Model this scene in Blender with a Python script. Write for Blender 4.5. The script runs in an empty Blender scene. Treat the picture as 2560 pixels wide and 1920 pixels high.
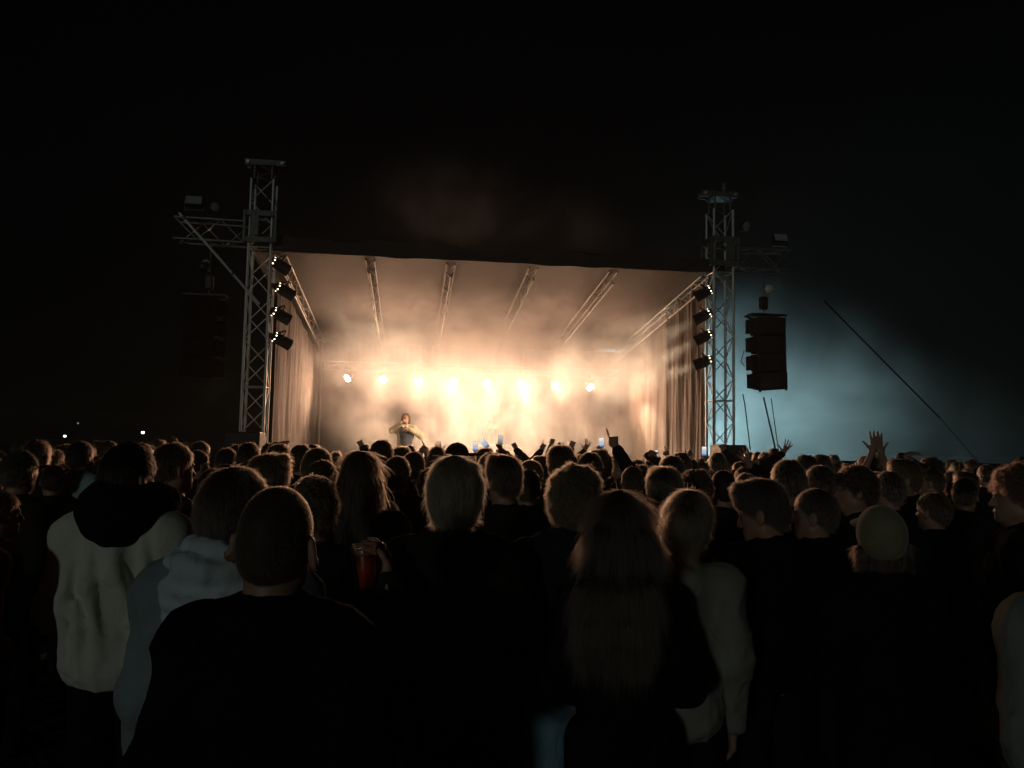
import bpy, math, random
import numpy as np
from mathutils import Vector, Matrix

# ----------------------------------------------------------------------------
# camera, world, sun, exposure
# ----------------------------------------------------------------------------
SC = bpy.context.scene
COL = SC.collection
FPX, CX, CY = 1934.0, 1280.0, 960.0            # photo size 2560 x 1920
CAM = Vector((0.0, 0.0, 1.82))
PITCH = math.atan(152.0 / FPX)
ROLL = math.radians(1.1)
_f = Vector((0, math.cos(PITCH), math.sin(PITCH)))
_r0 = Vector((1, 0, 0)); _u0 = Vector((0, -math.sin(PITCH), math.cos(PITCH)))
_u = _u0 * math.cos(ROLL) - _r0 * math.sin(ROLL)
_r = _r0 * math.cos(ROLL) + _u0 * math.sin(ROLL)
cd = bpy.data.cameras.new('camera'); cam = bpy.data.objects.new('camera', cd); COL.objects.link(cam)
cd.sensor_fit = 'HORIZONTAL'; cd.sensor_width = 36.0; cd.lens = FPX / 2560.0 * 36.0
cd.clip_start = 0.05; cd.clip_end = 800.0
cam.matrix_world = Matrix(((_r.x, _u.x, -_f.x, CAM.x), (_r.y, _u.y, -_f.y, CAM.y), (_r.z, _u.z, -_f.z, CAM.z), (0, 0, 0, 1)))
SC.camera = cam

SUN_AZ, SUN_EL = math.radians(-157.0), math.radians(8.0)   # a faint light from behind, over the left shoulder
SUN_DIR = Vector((math.sin(SUN_AZ) * math.cos(SUN_EL), math.cos(SUN_AZ) * math.cos(SUN_EL), math.sin(SUN_EL)))
W = bpy.data.worlds.new('World'); SC.world = W; W.use_nodes = True
nt = W.node_tree; nt.nodes.clear()
sky = nt.nodes.new('ShaderNodeTexSky'); sky.sky_type = 'NISHITA'; sky.sun_disc = False
sky.sun_elevation = SUN_EL; sky.sun_rotation = SUN_AZ
bg = nt.nodes.new('ShaderNodeBackground'); bg.inputs['Strength'].default_value = 0.00022
wo = nt.nodes.new('ShaderNodeOutputWorld')
nt.links.new(sky.outputs[0], bg.inputs['Color']); nt.links.new(bg.outputs[0], wo.inputs[0])
sl = bpy.data.lights.new('sun', 'SUN'); sl.energy = 0.115; sl.angle = math.radians(4.0); sl.color = (0.88, 1.0, 0.92)
so = bpy.data.objects.new('sun', sl); COL.objects.link(so)
so.rotation_euler = SUN_DIR.to_track_quat('Z', 'Y').to_euler()

SC.view_settings.view_transform = 'Standard'; SC.view_settings.look = 'None'
SC.view_settings.exposure = 0.0; SC.view_settings.gamma = 1.0; SC.view_settings.use_curve_mapping = False
SC.render.engine = 'CYCLES'
cy = SC.cycles
cy.use_denoising = True
try: cy.denoiser = 'OPENIMAGEDENOISE'
except Exception: pass
cy.max_bounces = 6; cy.diffuse_bounces = 2; cy.glossy_bounces = 2; cy.transmission_bounces = 6
cy.volume_bounces = 3; cy.transparent_max_bounces = 8
cy.volume_step_rate = 2.0; cy.volume_max_steps = 40
cy.use_light_tree = True
cy.sample_clamp_indirect = 4.0; cy.sample_clamp_direct = 0.0
try: SC.cycles_curves.shape = 'RIBBONS'; SC.cycles_curves.subdivisions = 2
except Exception: pass

# ----------------------------------------------------------------------------
# helpers
# ----------------------------------------------------------------------------
def ray(px, py):
    return _f + _r * ((px - CX) / FPX) + _u * ((CY - py) / FPX)
def P(px, py, d):
    return CAM + ray(px, py) * d
def tag(o, label=None, cat=None, group=None, kind=None):
    if label: o['label'] = label
    if cat: o['category'] = cat
    if group: o['group'] = group
    if kind: o['kind'] = kind
    return o
def empty(name, loc, label=None, cat=None, group=None):
    o = bpy.data.objects.new(name, None); COL.objects.link(o); o.location = loc
    o.empty_display_size = 0.1
    return tag(o, label, cat, group)
def link(name, me, mat=None, parent=None, M=None):
    """object with mesh data; M is its world matrix (parents are pure translations here)"""
    o = bpy.data.objects.new(name, me); COL.objects.link(o)
    if mat is not None and len(me.materials) == 0: me.materials.append(mat)
    if M is None: M = Matrix.Identity(4)
    if parent is not None:
        o.parent = parent
        M = Matrix.Translation(-abs_loc(parent)) @ M
    o.matrix_basis = M
    return o
def abs_loc(o):
    v = Vector((0, 0, 0))
    while o is not None:
        v += o.location; o = o.parent
    return v

class MB:
    """mesh collector: world-space boxes, tubes, lathes -> one mesh"""
    def __init__(s): s.v = []; s.f = []; s.smooth = []
    def add(s, vs, fs, smooth=False):
        b = len(s.v); s.v += [tuple(v) for v in vs]
        s.f += [tuple(i + b for i in f) for f in fs]; s.smooth += [smooth] * len(fs); return s
    def box(s, c, size, R=None, bev=0.0):
        hx, hy, hz = size[0] / 2, size[1] / 2, size[2] / 2
        if bev <= 0:
            vs = [Vector((x * hx, y * hy, z * hz)) for z in (-1, 1) for y in (-1, 1) for x in (-1, 1)]
            fs = [(0, 2, 3, 1), (4, 5, 7, 6), (0, 1, 5, 4), (2, 6, 7, 3), (0, 4, 6, 2), (1, 3, 7, 5)]
        else:
            vs = []; idx = {}
            for z in (-1, 1):
                for y in (-1, 1):
                    for x in (-1, 1):
                        for ax in range(3):
                            p = [x * hx, y * hy, z * hz]
                            for k in range(3):
                                if k != ax: p[k] -= (x, y, z)[k] * bev
                            idx[(x, y, z, ax)] = len(vs); vs.append(Vector(p))
            fs = []
            def quad(a): fs.append(tuple(a))
            for sgn in (-1, 1):
                for ax in range(3):
                    o1, o2 = [(1, 2), (2, 0), (0, 1)][ax]
                    ring = []
                    for (p, q) in ((-1, -1), (1, -1), (1, 1), (-1, 1)):
                        k = [0, 0, 0]; k[ax] = sgn; k[o1] = p; k[o2] = q
                        ring.append(idx[(k[0], k[1], k[2], ax)])
                    quad(ring if sgn > 0 else ring[::-1])
            for ax in range(3):
                o1, o2 = [(1, 2), (2, 0), (0, 1)][ax]
                for p in (-1, 1):
                    for q in (-1, 1):
                        a = [0, 0, 0]; a[o1] = p; a[o2] = q
                        A = list(a); A[ax] = -1; B = list(a); B[ax] = 1
                        r = [idx[(*A, o1)], idx[(*B, o1)], idx[(*B, o2)], idx[(*A, o2)]]
                        quad(r if p * q < 0 else r[::-1])
            for x in (-1, 1):
                for y in (-1, 1):
                    for z in (-1, 1):
                        r = [idx[(x, y, z, 0)], idx[(x, y, z, 1)], idx[(x, y, z, 2)]]
                        quad(r if x * y * z > 0 else r[::-1])
        if R is not None: vs = [R @ v for v in vs]
        c = Vector(c); return s.add([v + c for v in vs], fs)
    def tube(s, pts, r, n=10, caps=True):
        pts = [Vector(p) for p in pts]; m = len(pts)
        rs = r if isinstance(r, (list, tuple)) else [r] * m
        vs = []; prev = None
        for i, p in enumerate(pts):
            t = (pts[min(i + 1, m - 1)] - pts[max(i - 1, 0)]).normalized()
            if prev is None:
                a = Vector((0, 0, 1)) if abs(t.z) < .9 else Vector((1, 0, 0))
                e1 = t.cross(a).normalized()
            else: e1 = (prev - t * prev.dot(t)).normalized()
            prev = e1; e2 = t.cross(e1)
            for k in range(n):
                an = 2 * math.pi * k / n
                vs.append(p + (e1 * math.cos(an) + e2 * math.sin(an)) * rs[i])
        fs = [(i * n + k, i * n + (k + 1) % n, (i + 1) * n + (k + 1) % n, (i + 1) * n + k) for i in range(m - 1) for k in range(n)]
        s.add(vs, fs, True)
        if caps:
            s.add(vs[:n][::-1], [tuple(range(n))]); s.add(vs[-n:], [tuple(range(n))])
        return s
    def lathe(s, prof, M=None, n=24, smooth=True):
        M = M or Matrix.Identity(4)
        vs = [M @ Vector((r * math.cos(2 * math.pi * k / n), r * math.sin(2 * math.pi * k / n), z)) for r, z in prof for k in range(n)]
        fs = [(i * n + k, i * n + (k + 1) % n, (i + 1) * n + (k + 1) % n, (i + 1) * n + k) for i in range(len(prof) - 1) for k in range(n)]
        return s.add(vs, fs, smooth)
    def grid(s, fn, nu, nv, smooth=True):
        vs = [fn(i / nu, j / nv) for j in range(nv + 1) for i in range(nu + 1)]
        fs = [(j * (nu + 1) + i, j * (nu + 1) + i + 1, (j + 1) * (nu + 1) + i + 1, (j + 1) * (nu + 1) + i) for j in range(nv) for i in range(nu)]
        return s.add(vs, fs, smooth)
    def mesh(s, name, origin=(0, 0, 0), mat=None):
        o = Vector(origin); me = bpy.data.meshes.new(name)
        me.from_pydata([(v[0] - o.x, v[1] - o.y, v[2] - o.z) for v in s.v], [], s.f)
        me.polygons.foreach_set('use_smooth', s.smooth)
        if mat is not None: me.materials.append(mat)
        me.update(); return me
    def build(s, name, mat, parent=None, origin=None):
        """link as one object; with a parent the object's origin is the parent's"""
        if origin is None: origin = abs_loc(parent) if parent is not None else Vector((0, 0, 0))
        o = bpy.data.objects.new(name, s.mesh(name, origin, mat)); COL.objects.link(o)
        if parent is not None: o.parent = parent; o.location = Vector(origin) - abs_loc(parent)
        else: o.location = origin
        return o

# ----------------------------------------------------------------------------
# materials
# ----------------------------------------------------------------------------
def mat_new(name):
    m = bpy.data.materials.new(name); m.use_nodes = True
    n = m.node_tree; b = n.nodes.get('Principled BSDF')
    return m, n, b
def nd(n, t, **kw):
    x = n.nodes.new(t)
    for k, v in kw.items():
        if hasattr(x, k): setattr(x, k, v)
        else: x.inputs[k].default_value = v
    return x
def plain(name, col, rough=0.6, metal=0.0, var=0.25, scale=12.0, bump=0.0, bscale=60.0, sheen=0.0, coords='Object', spec=0.5):
    m, n, b = mat_new(name)
    tc = nd(n, 'ShaderNodeTexCoord'); no = nd(n, 'ShaderNodeTexNoise', Scale=scale, Detail=5.0, Roughness=0.6)
    n.links.new(tc.outputs[coords], no.inputs['Vector'])
    mx = nd(n, 'ShaderNodeMix', data_type='RGBA')
    lo = [c * (1 - var) for c in col]; hi = [min(1, c * (1 + var)) for c in col]
    mx.inputs['A'].default_value = (*lo, 1); mx.inputs['B'].default_value = (*hi, 1)
    mx.inputs[6].default_value = (*lo, 1); mx.inputs[7].default_value = (*hi, 1)
    mr = nd(n, 'ShaderNodeMapRange'); mr.inputs[1].default_value = .3; mr.inputs[2].default_value = .7
    n.links.new(no.outputs['Fac'], mr.inputs[0]); n.links.new(mr.outputs[0], mx.inputs[0])
    n.links.new(mx.outputs[2], b.inputs['Base Color'])
    b.inputs['Roughness'].default_value = rough; b.inputs['Metallic'].default_value = metal
    b.inputs['Specular IOR Level'].default_value = spec
    if sheen: b.inputs['Sheen Weight'].default_value = sheen; b.inputs['Sheen Roughness'].default_value = .4
    if bump:
        n2 = nd(n, 'ShaderNodeTexNoise', Scale=bscale, Detail=3.0); n.links.new(tc.outputs[coords], n2.inputs['Vector'])
        bp = nd(n, 'ShaderNodeBump', Strength=bump, Distance=0.01)
        n.links.new(n2.outputs['Fac'], bp.inputs['Height']); n.links.new(bp.outputs[0], b.inputs['Normal'])
    return m
def emit(name, col, strength):
    m, n, b = mat_new(name); n.nodes.remove(b)
    e = nd(n, 'ShaderNodeEmission'); e.inputs[0].default_value = (*col, 1); e.inputs[1].default_value = strength
    n.links.new(e.outputs[0], n.nodes['Material Output'].inputs[0]); return m
def cyc(m):   # emission that lights nothing by sampling (tiny lamps' lenses)
    m.cycles.emission_sampling = 'NONE'; return m

M_alu = plain('aluminium', (0.66, 0.68, 0.67), rough=.5, metal=.6, var=.2, scale=6)
M_steel = plain('dull_steel', (0.16, 0.17, 0.16), rough=.55, metal=.5, var=.3, scale=8)
M_black = plain('black_paint', (0.018, 0.018, 0.018), rough=.45, var=.3, scale=9)
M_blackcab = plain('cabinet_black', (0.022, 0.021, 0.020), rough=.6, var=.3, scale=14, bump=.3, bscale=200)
M_grille = plain('grille_black', (0.03, 0.028, 0.026), rough=.65, var=.3, scale=120)
M_canopy = plain('canopy_pvc', (0.020, 0.018, 0.015), rough=.7, var=.25, scale=1.2, bump=.25, bscale=5)
M_valance = plain('valance_black', (0.02, 0.021, 0.021), rough=.75, var=.3, scale=2, bump=.3, bscale=6)
M_cloth = plain('stage_cloth', (0.048, 0.037, 0.029), rough=.85, var=.35, scale=1.6, bump=.5, bscale=7)
M_clothDim = plain('brown_cloth_dimmed', (0.022, 0.015, 0.010), rough=.9, var=.4, scale=1.3, bump=.4, bscale=7)  # brown cloth, darkened in its colour for the weak light on that side
M_back = plain('backdrop_cloth', (0.007, 0.006, 0.005), rough=.9, var=.3, scale=1.5, bump=.4, bscale=6)
M_deck = plain('stage_ply', (0.05, 0.04, 0.032), rough=.6, var=.3, scale=5)
M_skirt = plain('skirt_black', (0.008, 0.008, 0.008), rough=.9, var=.3, scale=6, spec=.05)
M_cable = plain('cable_black', (0.02, 0.02, 0.02), rough=.5, var=.2)
M_rope = plain('guy_rope', (0.025, 0.03, 0.03), rough=.8, var=.2)
M_white = plain('white_plastic', (0.7, 0.72, 0.7), rough=.45, var=.08)
M_fence = plain('fence_mesh_black', (0.014, 0.015, 0.016), rough=.9, var=.4, scale=3)
LAMP_K, SIDE_K, BLUE_K, HAZE_D, USE_SMOKE, N_FILL, SPILL, SMOKE_D = 1.8, 6.5, 11.0, 0.0008, True, 140, 800, .48
# ----------------------------------------------------------------------------
# the ground and the stage frame
# ----------------------------------------------------------------------------
def ground_mat():
    m, n, b = mat_new('trampled_grass')
    tc = nd(n, 'ShaderNodeTexCoord'); a = nd(n, 'ShaderNodeTexNoise', Scale=0.8, Detail=8.0, Roughness=.7)
    n.links.new(tc.outputs['Object'], a.inputs['Vector'])
    cr = nd(n, 'ShaderNodeValToRGB'); cr.color_ramp.elements[0].position = .35; cr.color_ramp.elements[1].position = .65
    cr.color_ramp.elements[0].color = (.03, .035, .015, 1); cr.color_ramp.elements[1].color = (.06, .048, .03, 1)
    n.links.new(a.outputs['Fac'], cr.inputs[0]); n.links.new(cr.outputs[0], b.inputs['Base Color'])
    f = nd(n, 'ShaderNodeTexNoise', Scale=30.0, Detail=6.0); n.links.new(tc.outputs['Object'], f.inputs['Vector'])
    bp = nd(n, 'ShaderNodeBump', Strength=.8, Distance=.04); n.links.new(f.outputs['Fac'], bp.inputs['Height'])
    n.links.new(bp.outputs[0], b.inputs['Normal']); b.inputs['Roughness'].default_value = .95
    return m
g = MB(); g.grid(lambda u, v: Vector(((u - .5) * 600, -60 + v * 500, 0)), 8, 8, False)
tag(g.build('ground', ground_mat()), kind='structure')

OL = P(634, 1080, 15.0); OR = P(1800, 1100, 16.2)
O = Vector((OL.x, OL.y, 0)); ORg = Vector((OR.x, OR.y, 0))
U = (ORg - O).normalized(); V = Vector((-U.y, U.x, 0)); SW = (ORg - O).length
def S(a, b, z): return O + U * a + V * b + Vector((0, 0, z))
RS = Matrix(((U.x, V.x, 0), (U.y, V.y, 0), (0, 0, 1)))      # stage axes
def ray_b(px, py, b):
    """pixel ray meets the stage plane at depth b"""
    r = ray(px, py); t = ((O + V * b) - CAM).dot(V) / r.dot(V); return CAM + r * t
def ray_a(px, py, a):
    r = ray(px, py); t = ((O + U * a) - CAM).dot(U) / r.dot(U); return CAM + r * t
def stage_ab(p):
    q = p - O; return q.dot(U), q.dot(V), p.z

TUBE = MB().tube([(0, 0, 0), (0, 0, 1)], 1.0, 8).mesh('tube')
TUBE_MATS = {}
def tube_mesh(mat):
    if mat.name not in TUBE_MATS:
        me = TUBE.copy(); me.materials.append(mat); TUBE_MATS[mat.name] = me
    return TUBE_MATS[mat.name]
def bar(name, A, B, r, mat, parent):
    A = Vector(A); B = Vector(B); d = B - A
    M = Matrix.Translation(A) @ d.to_track_quat('Z', 'Y').to_matrix().to_4x4() @ Matrix.Diagonal((r, r, d.length, 1))
    return link(name, tube_mesh(mat), None, parent, M)
def truss(parent, A, B, e1, e2, w, pitch, mat, rc=.025, rb=.011, tri=False, seed=0, ladder=False, h=None, rungs=False):
    """chords and zig-zag braces between A and B; e1/e2 the section axes"""
    A = Vector(A); B = Vector(B); L = (B - A).length; t = (B - A) / L; h = h or w
    if ladder: sec = [e2 * (h / 2), e2 * (-h / 2)]
    elif tri: sec = [e1 * (w / 2) + e2 * (h / 2), e1 * (-w / 2) + e2 * (h / 2), e2 * (-h / 2)]
    else: sec = [e1 * (w / 2) + e2 * (h / 2), e1 * (-w / 2) + e2 * (h / 2), e1 * (-w / 2) - e2 * (h / 2), e1 * (w / 2) - e2 * (h / 2)]
    for c in sec: bar('chord', A + c, B + c, rc, mat, parent)
    n = max(2, round(L / pitch)); k = len(sec)
    faces = [(0, 1)] if ladder else [(i, (i + 1) % k) for i in range(k)]
    for fi, (i, j) in enumerate(faces):
        for q in range(n):
            a, b = (i, j) if (q + fi) % 2 == 0 else (j, i)
            bar('brace', A + sec[a] + t * (L * q / n), A + sec[b] + t * (L * (q + 1) / n), rb, mat, parent)
        if rungs:
            for q in range(0, n + 1, rungs):
                bar('rung', A + sec[i] + t * (L * q / n), A + sec[j] + t * (L * q / n), rb, mat, parent)

Z3 = Vector((0, 0, 1))
ZDECK = 0.76
# ---- towers
def tower(a, b, top_px, side, label):
    base = S(a, b, 0); top = P(*top_px, ((S(a, b, 0) - CAM).dot(_f)) + .35).z
    t = empty('truss_tower', base, label, 'truss tower', 'truss towers at the corners of the stage')
    w = .42
    truss(t, base + Z3 * .12, base + Z3 * (top - .42), U, V, w, .46, M_alu, .029, .012, rungs=6)
    truss(t, base + Z3 * (top - .40), base + Z3 * (top - .10), U, V, w * .8, .3, M_steel, .024, .010)
    MB().box(base + Z3 * .06, (.9, .9, .10), RS, .01).build('base_plate', M_steel, t)
    for s in (-1, 1):
        bar('outrigger_leg', base + Z3 * .15 + U * s * .2, base + Z3 * .06 + U * s * 1.0 + V * .1, .03, M_steel, t)
    # head block
    MB().box(base + Z3 * (top - .03), (.80, .10, .13), RS, .012).box(base + Z3 * (top - .03) + V * .22, (.80, .06, .12), RS, .01)\
        .box(base + Z3 * (top - .12), (.46, .44, .05), RS, .008).build('head_block', M_steel, t)
    for s in (-1, 1):
        m = MB().tube([base + Z3 * (top - .03) + U * s * .33 - V * .08, base + Z3 * (top - .03) + U * s * .33 + V * .28], .035, 12)
        m.build('pulley', M_alu, t)
    return t, top
towL, topL = tower(0, 0, (655, 394), -1, 'grey aluminium truss tower standing where the stage begins, by the long diagonal strut')
towR, topR = tower(SW, 0, (1798, 474), 1, 'grey aluminium truss tower standing beside the hanging black loudspeaker stack')
MB().lathe([(0, 0), (.05, 0), (.06, .05), (.055, .18), (.03, .2), (0, .2)], Matrix.Translation(S(SW + .1, 0, topR + .035)), 14).build('shackle_block', M_steel, towR)

ZRF = P(735, 622, (S(.6, 0, 0) - CAM).dot(_f) + .2).z           # roof front edge height
ZRB = ZRF - .82                                                  # roof falls to the back
BD = 7.3                                                         # stage depth
def zroof(b): return ZRF + (ZRB - ZRF) * b / BD
# ---- sleeve blocks on the towers (roof carriage)
def sleeve(a, label, s):
    zc = ZRF + .40
    o = empty('roof_carriage', S(a, 0, zc), label, 'carriage', 'roof carriages riding on the towers')
    for sx in (-1, 1):
        for sy in (-1, 1):
            MB().box(S(a + sx * .29, sy * .29, zc), (.06, .06, .62), RS, .008).build('corner_post', M_steel, o)
    for dz in (-.26, .26):
        for sy in (-1, 1):
            MB().box(S(a, sy * .285, zc + dz), (.52, .05, .11), RS, .008).build('side_plate', M_steel, o)
        for sx in (-1, 1):
            MB().box(S(a + sx * .285, 0, zc + dz), (.05, .52, .105), RS, .008).build('side_plate', M_steel, o)
    MB().box(S(a - s * .10, -.30, zc + .02), (.16, .03, .41), RS, .006).build('side_plate', M_steel, o)
    return o
sleeve(0, 'dark steel carriage clamped round the tower by the diagonal strut', 1)
sleeve(SW, 'dark steel carriage clamped round the tower beside the loudspeaker stack', -1)
# ---- side arms with the flood lamps
M_arm = plain('arm_alu', (.30, .31, .31), rough=.45, metal=.8, var=.3, scale=9)
def flood(p, R, size, label, tilt=-20):
    o = empty('flood_lamp', p, label, 'flood lamp', 'flood lamps on the side arms')
    Rt = R @ Matrix.Rotation(math.radians(tilt), 3, 'X')
    MB().box(p, (size, .10, size * .62), Rt, .015).build('housing', M_black, o)
    MB().box(p + Rt @ Vector((0, -.056, 0)), (size * .9, .012, size * .52), Rt, .004).build('glass', M_lensglass, o)
    m = MB()
    for s in (-1, 1): m.box(p + R @ Vector((s * size * .53, .02, -size * .22)), (.015, .04, size * .55), R)
    m.box(p + R @ Vector((0, .02, -size * .49)), (size * 1.09, .04, .02), R)
    m.build('yoke', M_black, o)
    return o
def glass_panel(name, col, rough=.25):
    m, n, b = mat_new(name); b.inputs['Base Color'].default_value = (*col, 1); b.inputs['Roughness'].default_value = rough
    tc = nd(n, 'ShaderNodeTexCoord'); no = nd(n, 'ShaderNodeTexNoise', Scale=9.0); n.links.new(tc.outputs['Object'], no.inputs['Vector'])
    mr = nd(n, 'ShaderNodeMapRange'); mr.inputs[3].default_value = rough * .7; mr.inputs[4].default_value = rough * 1.4
    n.links.new(no.outputs['Fac'], mr.inputs[0]); n.links.new(mr.outputs[0], b.inputs['Roughness'])
    b.inputs['Coat Weight'].default_value = .6; return m
M_lensglass = glass_panel('flood_glass', (.36, .40, .38))
zarm = ZRF + .30
armL = empty('outrigger_truss', S(-.3, 0, zarm), 'horizontal truss arm jutting out over the dark with the flood lamp on it', 'truss arm', 'side arms of the towers')
truss(armL, S(-.32, 0, zarm), S(-1.62, 0, zarm + .02), V, Z3, .40, .42, M_arm, .024, .010, h=.42)
armR = empty('outrigger_truss', S(SW + .3, 0, zarm), 'horizontal truss arm above the hanging black loudspeaker stack', 'truss arm', 'side arms of the towers')
truss(armR, S(SW + .32, 0, zarm), S(SW + 1.5, 0, zarm + .02), V, Z3, .40, .42, M_arm, .024, .010, h=.42)
pA = ray_b(448, 532, -.28); pB = ray_b(648, 760, -.28)
M_strut = plain('strut_bare_metal', (.75, .80, .80), rough=.4, var=.1)
st = empty('diagonal_strut', pA, 'long pale diagonal strut running from the arm tip down to the tower', 'strut')
bar('tube', pA, pB, .024, M_strut, st); bar('collar', pA.lerp(pB, .045), pA.lerp(pB, .075), .036, M_steel, st); bar('collar', pA.lerp(pB, .66), pA.lerp(pB, .68), .036, M_steel, st)
flood(ray_b(486, 504, 0), RS, .34, 'square pale flood lamp standing on the arm near the diagonal strut')
flood(ray_b(1950, 597, .1), RS, .32, 'square dim flood lamp standing on the arm above the loudspeaker stack')
def small_can(p, aim, r, L, label, group, mat=None, lensmat=None):
    o = empty('work_lamp', p, label, 'lamp', group)
    R = Vector(aim).to_track_quat('Z', 'Y').to_matrix().to_4x4(); M = Matrix.Translation(p) @ R
    MB().lathe([(0, -L), (r * .6, -L), (r * .9, -L * .7), (r, 0), (r * .92, .005)], M, 18).build('housing', mat or M_black, o)
    MB().lathe([(r * .92, .002), (r * .5, .012), (0, .016)], M, 18).build('lens', lensmat or M_lensglass, o)
    MB().tube([p + Vector((0, 0, r * 1.5)), p + Vector((0, 0, r * .7))], .015).build('bracket', M_black, o)
    return o
small_can(ray_b(537, 517, 0), (.5, -.6, -.3), .09, .16, 'small round lamp on the arm between flood lamp and tower', 'small lamps on the side arms')
small_can(ray_b(1866, 566, 0), (.4, -.7, -.2), .11, .18, 'small twin-lit round lamp above the truss arm beside the tower', 'small lamps on the side arms')
small_can(ray_b(516, 658, 0), (.2, -.8, -.2), .08, .2, 'small grey lamp hanging in the dark under the truss arm', 'small lamps on the side arms')

# ---- roof: rafters, canopy, valance
M_raf = plain('rafter_alu', (.15, .15, .14), rough=.55, metal=.6, var=.25, scale=7)
raf_a = [.38] + [stage_ab(ray_b(px, py, .15))[0] for px, py in ((926, 640), (1127, 655), (1332, 668), (1531, 680))] + [SW - .30]
for i, a in enumerate(raf_a):
    nm = ['rafter of the roof next to the tower with the diagonal strut', 'second roof rafter counted from the diagonal strut side', 'third roof rafter counted from the diagonal strut side',
          'fourth roof rafter counted from the diagonal strut side', 'fifth roof rafter counted from the diagonal strut side', 'roof rafter slanting down beside the spotlights of the loudspeaker-side tower'][i]
    o = empty('roof_rafter', S(a, .2, zroof(.2) - .1), nm, 'rafter', 'rafters under the stage roof')
    A = S(a, .05, zroof(.05) - .20); B = S(a, BD - .1, zroof(BD) - .20); t = (B - A).normalized(); e2 = U.cross(t).normalized()
    truss(o, A, B, U, e2, .17, .52, M_raf, .020, .008, tri=True, h=.26)
def canopy(u, v):
    a = -.25 + u * (SW + .5); b = -.12 + v * (BD + .4)
    sag = .035 * math.sin(u * math.pi * 5) ** 2 * math.sin(min(1, v) * math.pi)
    return S(a, b, zroof(b) + .03 - sag + .012 * math.sin(u * 40 + v * 9))
m = MB(); m.grid(canopy, 60, 24); m.grid(lambda u, v: canopy(u, 1 - v) + Z3 * .03, 60, 24)
rc = empty('roof_canopy', S(SW / 2, 0, ZRF), 'dark canopy roof stretched over the whole stage', 'roof')
m.build('canopy_sheet', M_canopy, rc)
def val(u, v, off):
    a = -.05 + u * (SW + .1); top = .27 + .03 * math.sin(u * 23 + 1) + .02 * math.sin(u * 61)
    return S(a, -.16 - off + .02 * math.sin(u * 47) * v, ZRF - .02 + top * v + (.010 * math.sin(u * 60) + .018 * math.sin(u * 17) - .03 * math.sin(u * math.pi)) * (1 - v))
m = MB(); m.grid(lambda u, v: val(u, v, .012), 90, 5); m.grid(lambda u, v: val(1 - u, v, 0), 90, 5)
m.build('valance', M_valance, rc)
def rtop(u, v):
    a = -.05 + u * (SW + .1); return S(a, -.14 + v * BD, ZRF + .25 + .06 * math.sin(v * math.pi) - .5 * v + .012 * math.sin(u * 50))
m = MB(); m.grid(rtop, 40, 12); m.build('top_sheet', M_valance, rc)
fb = empty('front_beam', S(0, -.05, ZRF - .02), 'thin front beam along the lower edge of the stage roof', 'beam')
bar('tube', S(.2, -.03, ZRF + .0), S(SW - .2, -.03, ZRF + .0), .03, M_steel, fb)

# ---- walls of cloth
def cloth(a0, b0, a1, b1, z0, z1, folds, amp, mat, name, parent, nu=90, nv=24, seed=0, top=None):
    rnd = random.Random(seed); ph = [rnd.uniform(0, 6.28) for _ in range(8)]
    d = (U * (a1 - a0) + V * (b1 - b0)); L = d.length; d = d / L; n = Vector((-d.y, d.x, 0))
    def f(u, v, o=0):
        zz1 = top(u) if top else z1
        w = amp * (.45 * math.sin(folds * .5 * u * 6.28 + ph[0] + 1.8 * math.sin(v * 2.3 + ph[5])) + .30 * math.sin(folds * 1.1 * u * 6.28 + ph[1] + v * 4.2 + 1.3 * math.sin(u * 7 + ph[6])) + .22 * math.sin(folds * 2.7 * u * 6.28 + ph[2] - v * 3 + 2 * math.sin(v * 5 + u * 9 + ph[7])) * (.3 + .7 * v * v) + .13 * math.sin(folds * .8 * u * 6.28 + v * 17 + ph[3]) + .10 * math.sin(folds * 4.6 * u * 6.28 + ph[4] + 4 * math.sin(v * 4 + ph[5])) * v ** 3)
        p = S(a0 + (a1 - a0) * u, b0 + (b1 - b0) * u, z0 + (zz1 - z0) * v)
        return p + n * (w + o)
    m = MB(); m.grid(lambda u, v: f(u, v), nu, nv); m.grid(lambda u, v: f(1 - u, v, .008), nu, nv)
    return m.build(name, mat, parent)
bw = empty('back_curtain', S(SW / 2, BD, ZDECK), 'dark cloth backdrop behind the row of bright lamps', 'curtain')
for k in range(4):
    w = (SW - .3) / 4; a0 = .15 + k * w
    cloth(a0 + .01, BD, a0 + w + .02, BD, ZDECK + .004, ZRB - .05, 4, .03, M_back, 'cloth_panel', bw, seed=k)
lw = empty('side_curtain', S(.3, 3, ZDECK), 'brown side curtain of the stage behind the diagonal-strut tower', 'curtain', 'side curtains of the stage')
cloth(.30, .35, .30, 3.6, ZDECK + .004, 0, 5, .028, M_clothDim, 'cloth_panel', lw, seed=11, top=lambda u: zroof(.35 + 3.3 * u) - .45)
cloth(.30, 3.62, .30, 7.2, ZDECK + .004, 0, 5, .028, M_clothDim, 'cloth_panel', lw, seed=12, top=lambda u: zroof(3.6 + 3.6 * u) - .45)
rw = empty('side_curtain', S(SW - .3, 3, ZDECK), 'wrinkled beige side curtain hanging beside the loudspeaker-side tower', 'curtain', 'side curtains of the stage')
cloth(SW - .22, .25, SW - .30, 2.6, ZDECK - .55, 0, 6, .045, M_cloth, 'cloth_panel', rw, nu=140, nv=36, seed=21, top=lambda u: zroof(.3 + 2.3 * u) - .12)
cloth(SW - .18, 2.35, SW - .20, 7.2, ZDECK + .004, 0, 6, .03, M_cloth, 'cloth_panel', rw, seed=22, top=lambda u: zroof(2.35 + 4.85 * u) - .10)
cp = S(.42, BD - .25, 0)
o = empty('corner_pole', cp, 'thin upright pole at the back corner of the stage near the brown curtain', 'pole')
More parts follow.
